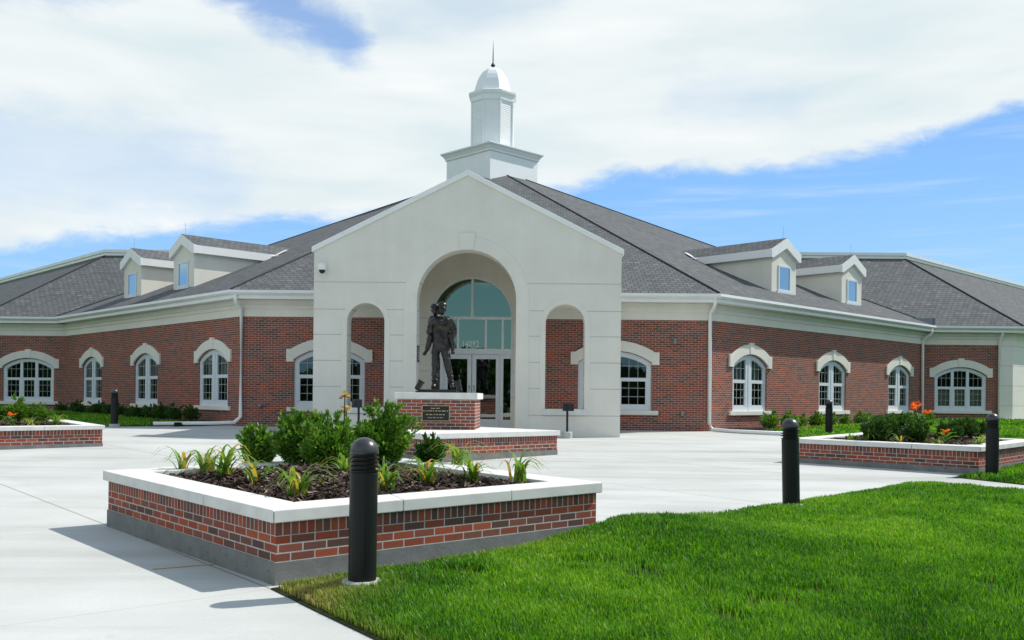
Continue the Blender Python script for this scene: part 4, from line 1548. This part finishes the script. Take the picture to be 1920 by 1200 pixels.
st = empty('bronze_statue', (-1.56, 20.15, 1.686), rad(-2), 'dark bronze statue of a standing youth carrying a smaller boy on his back', 'statue')
mb = MB()
mb.vprism([(-.40, -.34), (.40, -.34), (.40, .34), (-.40, .34)], 0, .07)
mb.build('bronze_base', 'bronze', st, bevel=.01)
z0 = .07
# joints: x, y, z, radius     (x to the viewer's right, -y towards the viewer)
J = [(.02, .02, 1.00 + z0, (.165, .12)),      # 0 pelvis
     (.03, .00, 1.16 + z0, (.19, .135)),      # 1 waist
     (.04, -.03, 1.34 + z0, (.23, .15)),     # 2 chest
     (.05, -.04, 1.47 + z0, (.175, .12)),      # 3 upper chest
     (.05, -.06, 1.57 + z0, .078),            # 4 neck
     (-.15, -.03, 1.45 + z0, .095),           # 5 shoulder
     (-.235, .03, 1.20 + z0, .070),            # 6 elbow
     (-.17, .16, 1.06 + z0, .045),            # 7 wrist
     (.245, -.03, 1.45 + z0, .095),           # 8
     (.315, .03, 1.22 + z0, .072),            # 9
     (.24, .16, 1.07 + z0, .045),             # 10
     (-.075, .0, .88 + z0, .105),             # 11 hip
     (-.085, -.03, .50 + z0, .080),           # 12 knee
     (-.10, .01, .30 + z0, .068),             # 13 calf
     (-.115, .03, .10 + z0, .052),            # 14 ankle
     (-.13, -.12, .035 + z0, .042),           # 15 toe
     (.115, .0, .88 + z0, .105),              # 16
     (.185, -.07, .50 + z0, .080),            # 17
     (.225, -.02, .30 + z0, .068),            # 18
     (.27, .0, .10 + z0, .052),               # 19
     (.305, -.16, .035 + z0, .042),           # 20
     ]
Ed = [(0, 1), (1, 2), (2, 3), (3, 4), (3, 5), (5, 6), (6, 7), (3, 8), (8, 9), (9, 10), (0, 11), (11, 12), (12, 13), (13, 14), (14, 15), (0, 16), (16, 17), (17, 18), (18, 19), (19, 20)]
body = skin_obj('standing_youth', J, Ed, st, 'bronze')


def head(parent, c, s, tilt, name):
    """head with face features and a soft brimmed cap, turned by tilt"""
    bm = bmesh.new()
    bmesh.ops.create_uvsphere(bm, u_segments=20, v_segments=14, radius=1)
    for v in bm.verts:
        x, y, z = v.co
        wd = .078 * (1 - .22 * max(0, -z)) * (1 - .12 * max(0, z))
        v.co = (x * wd, y * .095, z * .118)
        if y < -.55:
            dn = math.exp(-((x / .16) ** 2)) 
            v.co.y -= .022 * dn * math.exp(-(((z + .08) / .22) ** 2))           # nose
            v.co.y += .012 * math.exp(-((abs(x) - .38) / .2) ** 2) * math.exp(-(((z - .12) / .16) ** 2))   # eye sockets
            v.co.y -= .006 * math.exp(-((x / .35) ** 2)) * math.exp(-(((z + .48) / .1) ** 2))       # lips
            v.co.y -= .010 * math.exp(-((x / .3) ** 2)) * math.exp(-(((z + .85) / .15) ** 2))      # chin
    for sx in (-1, 1):
        r = bmesh.ops.create_uvsphere(bm, u_segments=8, v_segments=6, radius=1)
        for v in r['verts']:
            v.co = (sx * .078 + v.co.x * .012, v.co.y * .022 + .005, v.co.z * .032)
    me = bpy.data.meshes.new(name)
    bm.to_mesh(me)
    bm.free()
    me.polygons.foreach_set('use_smooth', [True] * len(me.polygons))
    me.materials.append(M['bronze'])
    o = bpy.data.objects.new(name, me)
    COL.objects.link(o)
    o.parent = parent
    o.location, o.rotation_euler, o.scale = c, tilt, (s, s, s)
    mb = MB()
    mb.lathe([(.10, .045), (.106, .06), (.102, .10), (.085, .135), (.05, .155), (.01, .16)], (0, .01, 0), 18)
    mb.add([(-.07, -.08, .055), (.07, -.08, .055), (.06, -.15, .04), (0, -.165, .038), (-.06, -.15, .04), (-.07, -.08, .068), (.07, -.08, .068), (.06, -.15, .052), (0, -.165, .05), (-.06, -.15, .052)],
           [(0, 1, 2, 3, 4), (9, 8, 7, 6, 5), (0, 5, 6, 1), (1, 6, 7, 2), (2, 7, 8, 3), (3, 8, 9, 4), (4, 9, 5, 0)])
    cp_ = mb.build('cap', 'bronze', parent, smooth=True)
    cp_.location, cp_.rotation_euler, cp_.scale = c, tilt, (s, s, s)
    return o


head(st, (.055, -.075, 1.705 + z0), 1.0, (.08, 0, .1), 'head')
# clothing of the youth: jacket hem, belt, boots folds
mb = MB()
mb.lathe([(.178, 0), (.185, .02), (.18, .08), (.172, .10)], (0, 0, 0), 20)
blt = mb.build('jacket_hem', 'bronze', st, smooth=True)
blt.location, blt.scale = (.025, .01, 1.07 + z0), (1, .74, 1)
mb = MB()
for (x, y, z, r) in ((-.10, .01, .20, .072), (-.098, .012, .30, .074), (.235, -.012, .28, .072), (.215, -.03, .38, .075), (.25, 0, .18, .066)):
    mb.lathe([(r * .8, -.03), (r, -.018), (r * 1.06, 0), (r, .018), (r * .8, .03)], (x, y, z + z0), 14)
mb.build('boot_fold', 'bronze', st, smooth=True)
# the carried boy
K = [(-.02, .26, 1.12 + z0, (.13, .10)),      # 0 pelvis behind
     (-.05, .22, 1.32 + z0, (.13, .10)),      # 1
     (-.10, .14, 1.50 + z0, (.15, .10)),      # 2 chest
     (-.105, .07, 1.61 + z0, .065),            # 3 neck
     (-.20, .06, 1.50 + z0, .075),            # 4 shoulder, viewer's left
     (-.20, -.10, 1.42 + z0, .050),           # 5 elbow
     (-.02, -.19, 1.43 + z0, .042),           # 6 wrist on the chest
     (.07, -.185, 1.45 + z0, .032),           # 7 hand
     (.10, .10, 1.53 + z0, .060),             # 8 shoulder, viewer's right
     (.23, -.06, 1.51 + z0, .050),            # 9
     (.16, -.17, 1.46 + z0, .038),            # 10
     (-.17, .20, 1.12 + z0, .082),            # 11 thigh
     (-.20, -.03, 1.14 + z0, .080),          # 12 knee
     (-.235, .0, .95 + z0, .064),            # 13
     (-.30, .05, .80 + z0, .042),             # 14 ankle
     (-.33, -.05, .745 + z0, .038),           # 15 toe
     (.16, .20, 1.14 + z0, .082),             # 16
     (.235, -.05, 1.18 + z0, .078),           # 17
     (.265, .03, .97 + z0, .053),             # 18
     (.285, .05, .83 + z0, .042),             # 19
     (.30, -.04, .77 + z0, .036)]
Ek = [(0, 1), (1, 2), (2, 3), (2, 4), (4, 5), (5, 6), (6, 7), (2, 8), (8, 9), (9, 10), (0, 11), (11, 12), (12, 13), (13, 14), (14, 15), (0, 16), (16, 17), (17, 18), (18, 19), (19, 20)]
skin_obj('carried_boy', K, Ek, st, 'bronze')
head(st, (-.110, .03, 1.695 + z0), .95, (.1, 0, .35), 'head')


# small floodlights on the pedestal cap and two on posts
def flood(name, loc, rz, tilt, label):
    e_ = empty(name, loc, rz, label, 'floodlight', 'small floodlights around the statue')
    MB().box(-.07, .07, -.06, .06, 0, .03).build('foot', 'black', e_)
    hd_ = MB()
    c, s_ = math.cos(tilt), math.sin(tilt)
    prof = [(.045, -.10), (.062, -.08), (.066, .08), (.075, .085), (.075, .12), (.055, .12)]
    hd_.lathe(prof, (0, 0, 0), 14)
    h_ = hd_.build('lamp_head', 'black', e_, smooth=False)
    h_.location, h_.rotation_euler = (0, 0, .14), (0, tilt, 0)
    return e_


flood('floodlight', (-1.535 - .40, 20.0 - .45, 1.686), 0, .5, 'small dark floodlight on the pedestal cap left of the statue')
flood('floodlight', (-1.535 + .42, 20.0 - .40, 1.686), 0, -.25, 'small dark floodlight on the pedestal cap right of the statue')


def post_light(loc, rz, h, label):
    e_ = empty('post_light', loc, rz, label, 'floodlight', 'floodlights on short posts')
    MB().lathe([(.14, -.1), (.14, .15), (.125, .17)], (0, 0, 0), 18).build('concrete_footing', 'puck', e_)
    MB().tube([(0, 0, .16), (0, 0, h - .12)], .03, 10).build('post', 'black', e_)
    mb = MB()
    mb.box(-.13, .13, -.13, .03, h - .13, h + .08)
    mb.box(-.10, .10, -.145, -.131, h - .10, h + .05)
    mb.build('lamp_head', 'black', e_, bevel=.015)
    return e_


post_light((1.47, 24.95, gz(24.95)), rad(25), .85, 'square dark floodlight on a short post before the right portico arch')
post_light((-3.84, 23.6, gz(23.6)), rad(-55), .93, 'dark floodlight on a short post left of the statue pedestal')


# ------------------------------------------------------------------ bollards
def make_bollard():
    e_ = empty('bollard', (0, 0, 0), 0, 'x', 'bollard', 'dark domed bollards around the plaza')
    H = 1.085
    MB().lathe([(.103, 0), (.103, H - .262), (.100, H - .255), (.088, H - .255)], (0, 0, 0), 28).build('shaft', 'bollard', e_)
    mb = MB()
    mb.lathe([(.086, H - .256), (.086, H - .12)], (0, 0, 0), 28)
    for k in range(4):
        z = H - .245 + .032 * k
        mb.lathe([(.08, z + .002), (.107, z - .006), (.110, z + .005), (.08, z + .013)], (0, 0, 0), 28)
    mb.build('louver_head', 'bollard', e_)
    prof = [(.095, H - .122), (.106, H - .12), (.106, H - .104)] + [(.106 * math.cos(a), H - .104 + .104 * math.sin(a)) for a in [rad(8 + 82 * i / 9) for i in range(9)]] + [(.003, H)]
    dm = MB().lathe(prof, (0, 0, 0), 28).build('dome', 'dome', e_, smooth=True)
    MB().lathe([(.15, -.14), (.15, .030), (.138, .042)], (0, 0, 0), 28).build('footing', 'puck', e_)
    return e_


bl = make_bollard()
spots = [((-1.085, 6.9, .215), (-.004, .006), 'nearest dark domed bollard, in the dry grass before the near planter'),
         ((3.395, 11.4, .300), (-.012, -.020), 'tall dark bollard at the far edge of the front lawn'),
         ((8.17, 16.0, .33), (0, .006), 'dark bollard on grass at the corner of the right planter'),
         ((9.30, 27.6, .545), (0, 0), 'thin looking dark bollard behind the right planter by the brick wing'),
         ((-11.82, 28.0, .655), (0, 0), 'dark bollard on the shaded grass before the left brick wing')]
for i, (p, tl, lb) in enumerate(spots):
    o = bl if i == 0 else copy_thing(bl, p)
    o.location, o.rotation_euler = p, (tl[0], tl[1], .3 * i)
    o['label'] = lb


# ------------------------------------------------------------------ plants
def leaf_cloud(seed, n, R, size, spiky=.5, flat=.85, shoots=6):
    """many small leaves spread through an uneven crown; returns arrays"""
    rng = np.random.default_rng(seed)
    d_ = rng.normal(size=(n, 3))
    d_ /= np.linalg.norm(d_, axis=1)[:, None]
    d_[:, 2] = np.where(d_[:, 2] < -.72, -d_[:, 2], d_[:, 2])
    lob = np.zeros(n)
    for k in range(26):
        ax = rng.normal(size=3)
        ax[2] = abs(ax[2]) * .8
        ax /= np.linalg.norm(ax)
        lob = np.maximum(lob, np.exp(-(1 - d_ @ ax) * 22) * rng.uniform(.4, 1))
    rr = R * (.58 + .46 * lob) * rng.beta(3.4, 1.1, n)
    P = d_ * rr[:, None]
    P[:, 2] *= flat
    out = d_.copy()
    # upright leading shoots
    ns = shoots * 34
    if shoots:
        sd = rng.normal(size=(shoots, 3))
        sd[:, 2] = np.abs(sd[:, 2]) + .7
        sd /= np.linalg.norm(sd, axis=1)[:, None]
        k = rng.integers(0, shoots, ns)
        t = rng.uniform(.72, 1.0, ns) * rng.uniform(.95, 1.28, shoots)[k]
        Q = sd[k] * (t * R)[:, None] * [1, 1, flat] + rng.normal(size=(ns, 3)) * R * .035
        P = np.concatenate([P, Q])
        out = np.concatenate([out, sd[k]])
    n = len(P)
    ax = out + np.array([0, 0, spiky]) + rng.normal(size=(n, 3)) * .55
    ax /= np.linalg.norm(ax, axis=1)[:, None]
    sd_ = np.cross(ax, rng.normal(size=(n, 3)))
    sd_ /= np.linalg.norm(sd_, axis=1)[:, None] + 1e-9
    nr = np.cross(ax, sd_)
    L_ = size * rng.uniform(.7, 1.35, n)[:, None]
    V = np.stack([P, P + ax * L_ * .5 + sd_ * L_ * .24 + nr * L_ * .06, P + ax * L_, P + ax * L_ * .5 - sd_ * L_ * .24 + nr * L_ * .06], 1)
    tint = np.clip(rng.beta(2, 2.6, n) + .12 * rng.normal(size=n), 0, 1)
    tip = rng.random(n) < .08
    tint = np.where(tip, np.clip(tint + .4, 0, 1), tint)
    F = np.concatenate([np.stack([np.arange(n) * 4, np.arange(n) * 4 + 1, np.arange(n) * 4 + 2], 1), np.stack([np.arange(n) * 4, np.arange(n) * 4 + 2, np.arange(n) * 4 + 3], 1)], 1).ravel()
    return V.reshape(-1, 3), F, [3] * (2 * n), np.repeat(tint, 4)


def make_shrub(seed, R, n, size, mat, flat=.9, shoots=7, name='shrub'):
    e_ = empty(name, (0, 0, 0), 0, 'x', 'shrub')
    V, F, sz, tint = leaf_cloud(seed, n, R, size, flat=flat, shoots=shoots)
    V[:, 2] += R * flat * .66
    raw_mesh('foliage', V, F, sz, mat, {'tint': tint}, e_)
    rs_ = random.Random(seed)
    mb = MB()
    for k in range(9):
        a, q = rs_.uniform(0, 6.28), rs_.uniform(.25, .75) * R
        mb.tube([(rs_.uniform(-.03, .03), rs_.uniform(-.03, .03), -.05), (math.cos(a) * q * .4, math.sin(a) * q * .4, R * .5), (math.cos(a) * q, math.sin(a) * q, R * 1.15)], [.012, .009, .004], 5)
    mb.build('stem', 'twig', e_)
    return e_


# shrubs of the near planter
NSH = [((-2.97, 11.05), .27, 31, 'small round shrub at the left of the near planter'),
       ((-2.43, 10.9), .37, 32, 'full shrub second from the left in the near planter'),
       ((-1.97, 10.2), .36, 33, 'tall shrub in the middle of the near planter with upright shoots'),
       ((-1.50, 10.8), .43, 34, 'widest shrub behind the nearest bollard'),
       ((-.98, 11.3), .205, 35, 'small dense ball shrub at the right of the near planter')]
for (xy, R, sd, lb) in NSH:
    s_ = make_shrub(sd, R, int(4600 * (R / .34) ** 2), .052, 'shrub' if R > .22 else 'yew', flat=1.0, shoots=8 if R < .22 else 26)
    s_.location = (*xy, np_top(*xy) - .07)
    s_['label'], s_['group'] = lb, 'shrubs in the near planter'


# daylilies
def make_lily(seed, n, L_):
    rng = np.random.default_rng(seed)
    V, F, sz, tint = [], [], [], []
    for k in range(n):
        a = rng.uniform(0, 6.28)
        ln, up, wd = L_ * rng.uniform(.6, 1.2), rng.uniform(.85, 1.5), rng.uniform(.007, .0125)
        u = np.array([math.cos(a), math.sin(a), 0])
        v = np.array([-math.sin(a), math.cos(a), 0])
        base = np.array([rng.normal(0, .02), rng.normal(0, .02), -.02])
        b0 = len(V)
        ti = np.clip(rng.normal(.45, .2), 0, .92) if rng.random() > .09 else 1.0
        st_ = 7
        for i in range(st_):
            t = i / (st_ - 1)
            p = base + u * ln * (.15 * t + .75 * t * t) + np.array([0, 0, ln * up * (1.05 * t - .75 * t * t * t)])
            w_ = wd * (1 - t ** 2.2) + .0008
            V += [p - v * w_, p + v * w_]
            tint += [ti, ti]
        for i in range(st_ - 1):
            F += [b0 + 2 * i, b0 + 2 * i + 1, b0 + 2 * i + 3, b0 + 2 * i + 2]
            sz.append(4)
    return np.array(V), F, sz, tint


LV = []
for k in range(3):
    V, F, sz, ti = make_lily(50 + k, 20 + 5 * k, .28)
    o = raw_mesh('daylily', V, F, sz, 'lily', {'tint': ti})
    LV.append(o)
LSP = [((-3.55, 10.12), 'daylily at the far left corner of the near planter'), ((-3.28, 10.15), 'second daylily from the left in the near planter'),
       ((-2.90, 9.55), 'daylily below the small left shrub of the near planter'), ((-2.45, 8.98), 'spreading daylily with some yellow leaves left of the bollard'),
       ((-1.85, 8.18), 'daylily nearest to the front corner of the near planter'), ((-1.66, 9.45), 'daylily just left of the nearest bollard'),
       ((-1.16, 8.66), 'daylily just right of the nearest bollard'), ((-.80, 9.05), 'daylily with yellow blades right of the nearest bollard'),
       ((-.37, 9.32), 'large daylily below the small ball shrub'), ((.08, 9.50), 'sparse daylily at the right corner of the near planter'),
       ((-2.62, 11.05), 'daylily between the left shrubs of the near planter'), ((-.62, 11.05), 'daylily beside the small ball shrub')]
used = [0, 0, 0]


def place_lily(xy, z, sc, lb, grp, i):
    k = i % 3
    o = LV[k] if not used[k] else LV[k].copy()
    if used[k]:
        COL.objects.link(o)
    used[k] += 1
    o.location, o.rotation_euler, o.scale = (*xy, z), (0, 0, i * 1.9), (sc, sc, sc)
    tag(o, lb, 'plant', grp)


for i, (xy, lb) in enumerate(LSP):
    place_lily(xy, np_top(*xy) - .01, 1.3 + .4 * ((i * 7) % 5) / 5, lb, 'daylilies in the near planter', i)
RLS = [((6.50, 18.05), 'pale low plant at the left end of the right planter'), ((6.75, 17.9), 'second pale low plant in the right planter'),
       ((7.18, 17.45), 'low plant before the box shrubs of the right planter'), ((7.72, 17.05), 'low leafy plant below the canna in the right planter'),
       ((8.42, 16.95), 'tiny bright plant near the front corner of the right planter'), ((9.0, 17.7), 'low plant behind the right planter bollard')]
for i, (xy, lb) in enumerate(RLS):
    place_lily(xy, rp_top(*xy) - .06, 1.15, lb, 'low plants in the right planter', i + 1)
LLS = [((-10.95, 20.0), 'low plant by the cut left edge in the left planter'), ((-10.45, 20.5), 'low yellow green plant in the middle of the left planter'), ((-10.05, 20.75), 'low plant near the right corner of the left planter')]
for i, (xy, lb) in enumerate(LLS):
    place_lily(xy, lp_top(*xy) - .06, 1.4, lb, 'low plants in the left planter', i)

# right planter shrubs, left planter shrubs
yew = make_shrub(41, .33, 3200, .05, 'yew', .88, 4)
RSH = [((6.95, 17.95), 1.08, 'leftmost round box shrub of the right planter'), ((7.35, 18.5), 1.1, 'box shrub second from left in the right planter'),
       ((7.62, 17.75), .95, 'round box shrub left of the canna stem'), ((8.38, 18.05), .92, 'round box shrub right of the canna stem'),
       ((9.05, 18.9), 1.05, 'box shrub second from right in the right planter'), ((9.52, 19.25), .9, 'rightmost box shrub of the right planter'), ((8.0, 19.4), 1.15, 'tall box shrub behind the canna')]
for i, (xy, sc, lb) in enumerate(RSH):
    o = yew if i == 0 else copy_thing(yew, (0, 0, 0))
    o.location, o.rotation_euler, o.scale = (*xy, rp_top(*xy) - .04), (0, 0, 1.3 * i), (sc, sc, sc * .98)
    o['label'], o['group'] = lb, 'box shrubs in the right planter'
lsh = make_shrub(42, .36, 3400, .055, 'shrub', .9, 6)
for i, (xy, sc, lb) in enumerate([((-11.85, 21.5), 1.0, 'leafy shrub at the left edge in the left planter'), ((-11.35, 21.6), 1.05, 'bright leafy shrub in the middle of the left planter'), ((-10.95, 21.9), .8, 'small shrub at the right of the left planter')]):
    o = lsh if i == 0 else copy_thing(lsh, (0, 0, 0))
    o.location, o.rotation_euler, o.scale = (*xy, lp_top(*xy) - .04), (0, 0, 2.1 * i), (sc, sc, sc)
    o['label'], o['group'] = lb, 'shrubs in the left planter'


# cannas
def make_canna(loc, h, blooms, petal, leaves, seed, label, cat='flower'):
    e_ = empty('canna_flower', loc, 0, label, cat)
    rng = np.random.default_rng(seed)
    mb = MB()
    for (bx, by, bz) in blooms:
        mb.tube([(0, 0, -.05), (bx * .4, by * .4, bz * .55), (bx, by, bz)], [.014, .011, .007], 6)
    mb.build('stem', 'stem', e_)
    V, F, sz, ti = [], [], [], []
    for k in range(leaves):
        a = rng.uniform(0, 6.28)
        z = h * rng.uniform(.15, .75)
        ln, wd = rng.uniform(.20, .34), rng.uniform(.035, .06)
        u, v = np.array([math.cos(a), math.sin(a), 0]), np.array([-math.sin(a), math.cos(a), 0])
        b0 = len(V)
        for i in range(6):
            t = i / 5
            p = u * ln * t * .8 + np.array([0, 0, z + ln * (1.0 * t - .65 * t * t)])
            w_ = wd * math.sin(math.pi * (.08 + .9 * t)) + .002
            V += [p - v * w_ + [0, 0, .012], p, p + v * w_ + [0, 0, .012]]
            ti += [rng.uniform(0, 1)] * 3
        for i in range(5):
            for q in (0, 1):
                F += [b0 + 3 * i + q, b0 + 3 * i + q + 1, b0 + 3 * i + q + 4, b0 + 3 * i + q + 3]
                sz.append(4)
    raw_mesh('leaf', np.array(V), F, sz, 'canna', {'tint': ti}, e_)
    for (bx, by, bz) in blooms:
        V, F, sz, ti = [], [], [], []
        for k in range(13):
            ax = rng.normal(size=3)
            ax[2] = abs(ax[2]) * .5 + .15
            ax /= np.linalg.norm(ax)
            sd_ = np.cross(ax, rng.normal(size=3))
            sd_ /= np.linalg.norm(sd_)
            c_ = np.array([bx, by, bz]) + rng.normal(size=3) * .022
            ln = rng.uniform(.05, .10)
            b0 = len(V)
            V += [c_, c_ + ax * ln * .6 + sd_ * ln * .42, c_ + ax * ln + [0, 0, -.012], c_ + ax * ln * .6 - sd_ * ln * .42]
            ti += [rng.random()] * 4
            F += [b0, b0 + 1, b0 + 2, b0 + 3]
            sz.append(4)
        raw_mesh('bloom', np.array(V), F, sz, petal, {'tint': ti}, e_)
    return e_


cz = rp_top(8.0, 18.35)
make_canna((8.0, 18.35, cz - .05), .62, [(-.22, -.1, .64), (-.10, 0, .73), (-.16, .0, .69), (.12, .05, .58)], 'orange', 13, 61, 'tall canna with three bright orange blooms in the right planter')
make_canna((7.92, 17.2, rp_top(7.9, 17.2) - .05), .2, [(0, 0, .24)], 'orange', 5, 62, 'short plant with one orange bloom at the front of the right planter')
make_canna((-1.98, 11.15, np_top(-1.98, 11.15) - .05), .55, [(.0, 0, .84), (.02, .01, .66)], 'yellowpetal', 5, 63, 'tall stalk of wilted yellow flowers behind the near planter shrubs')
make_canna((-10.75, 20.2, lp_top(-10.8, 20.2) - .05), .2, [(0, 0, .26)], 'orange', 5, 64, 'short plant with an orange bloom in the left planter')
make_canna((-12.2, 22.0, lp_top(-12, 22) - .05), .5, [(.1, 0, .66), (0.02, 0, .60)], 'orange', 6, 65, 'red orange canna at the left edge of the photo')


# hedging shrubs along the wings, with a mulch bed under each row
def row(T, s_list, seed, where, z, R, mat, out):
    base = make_shrub(seed, R, 1500, .06, mat, .85, 3)
    nth = ['first', 'second', 'third', 'fourth', 'fifth', 'sixth', 'seventh', 'eighth', 'ninth', 'tenth', 'eleventh', 'twelfth', 'thirteenth', 'fourteenth']
    rs_ = random.Random(seed)
    for i, s_ in enumerate(s_list):
        o = base if i == 0 else copy_thing(base, (0, 0, 0))
        q = T(s_, out + rs_.uniform(-.12, .12), 0)
        c, sn = math.cos(PHI), math.sin(PHI)
        wx, wy = OX + q[0] * c + q[1] * sn, OY - q[0] * sn + q[1] * c
        sc = rs_.uniform(.82, 1.12)
        o.location, o.rotation_euler, o.scale = (wx, wy, z), (0, 0, rs_.uniform(0, 6)), (sc, sc, sc * rs_.uniform(.9, 1.1))
        o['label'] = f'{nth[i]} shrub from the portico end in the row {where}'
        o['group'] = 'shrubs in the row ' + where


row(F_RIGHT, [1.75 + 1.0 * k for k in range(13)], 71, 'under the right wing windows', .66, .36, 'shrub', 1.1)
row(F_LEFT, [LW - 1.9 - .92 * k for k in range(13)], 72, 'under the left wing windows', .72, .37, 'yew', .8)
for T, s0, s1, nm in ((F_RIGHT, .9, RW, 'right'), (F_LEFT, 0, LW - .7, 'left')):
    mb = MB(T)
    for k in range(16):
        a, b = s0 + (s1 - s0) * k / 16, s0 + (s1 - s0) * (k + 1) / 16
        mb.box(a, b, .01, 1.75, .3, .70 if nm == 'right' else .745)
    o = mb.build('mulch_bed', 'mulch_soil')
    o.location, o.rotation_euler = (OX, OY, 0), (0, 0, -PHI)
    tag(o, f'dark mulch bed along the foot of the {nm} brick wing', 'mulch bed', kind='stuff')
# pale ground plants in front of the right row
for i in range(9):
    q = F_RIGHT(2.2 + 1.05 * i, 2.0, 0)
    c, sn = math.cos(PHI), math.sin(PHI)
    wx, wy = OX + q[0] * c + q[1] * sn, OY - q[0] * sn + q[1] * c
    nth = ['first', 'second', 'third', 'fourth', 'fifth', 'sixth', 'seventh', 'eighth', 'ninth'][i]
    place_lily((wx, wy), .64, 1.25, f'{nth} pale low plant from the portico end before the right shrub row', 'low plants before the right shrub row', i)

# ------------------------------------------------------------------ a far wood behind the viewer, seen only in the window panes
rng = np.random.default_rng(9)
VV, FF, TT, off = [], [], [], 0
for k in range(58):
    V, F, sz, ti = leaf_cloud(200 + k, 1500, rng.uniform(5, 8), 1.25, shoots=0)
    aa = rad(42 + 276 * k / 57)          # clockwise from the view direction, leaving the view itself free
    rr_ = rng.uniform(88, 108)
    V = V + [math.sin(aa) * rr_, math.cos(aa) * rr_ + 15, rng.uniform(1.5, 3.0)]
    VV.append(V)
    FF.append(F + off)
    TT.append(ti)
    off += len(V)
tag(raw_mesh('distant_wood', np.concatenate(VV), np.concatenate(FF), [3] * (sum(len(f) for f in FF) // 3), 'wood', {'tint': np.concatenate(TT)}), 'line of trees across the road, mirrored in the glass', 'wood', kind='stuff')
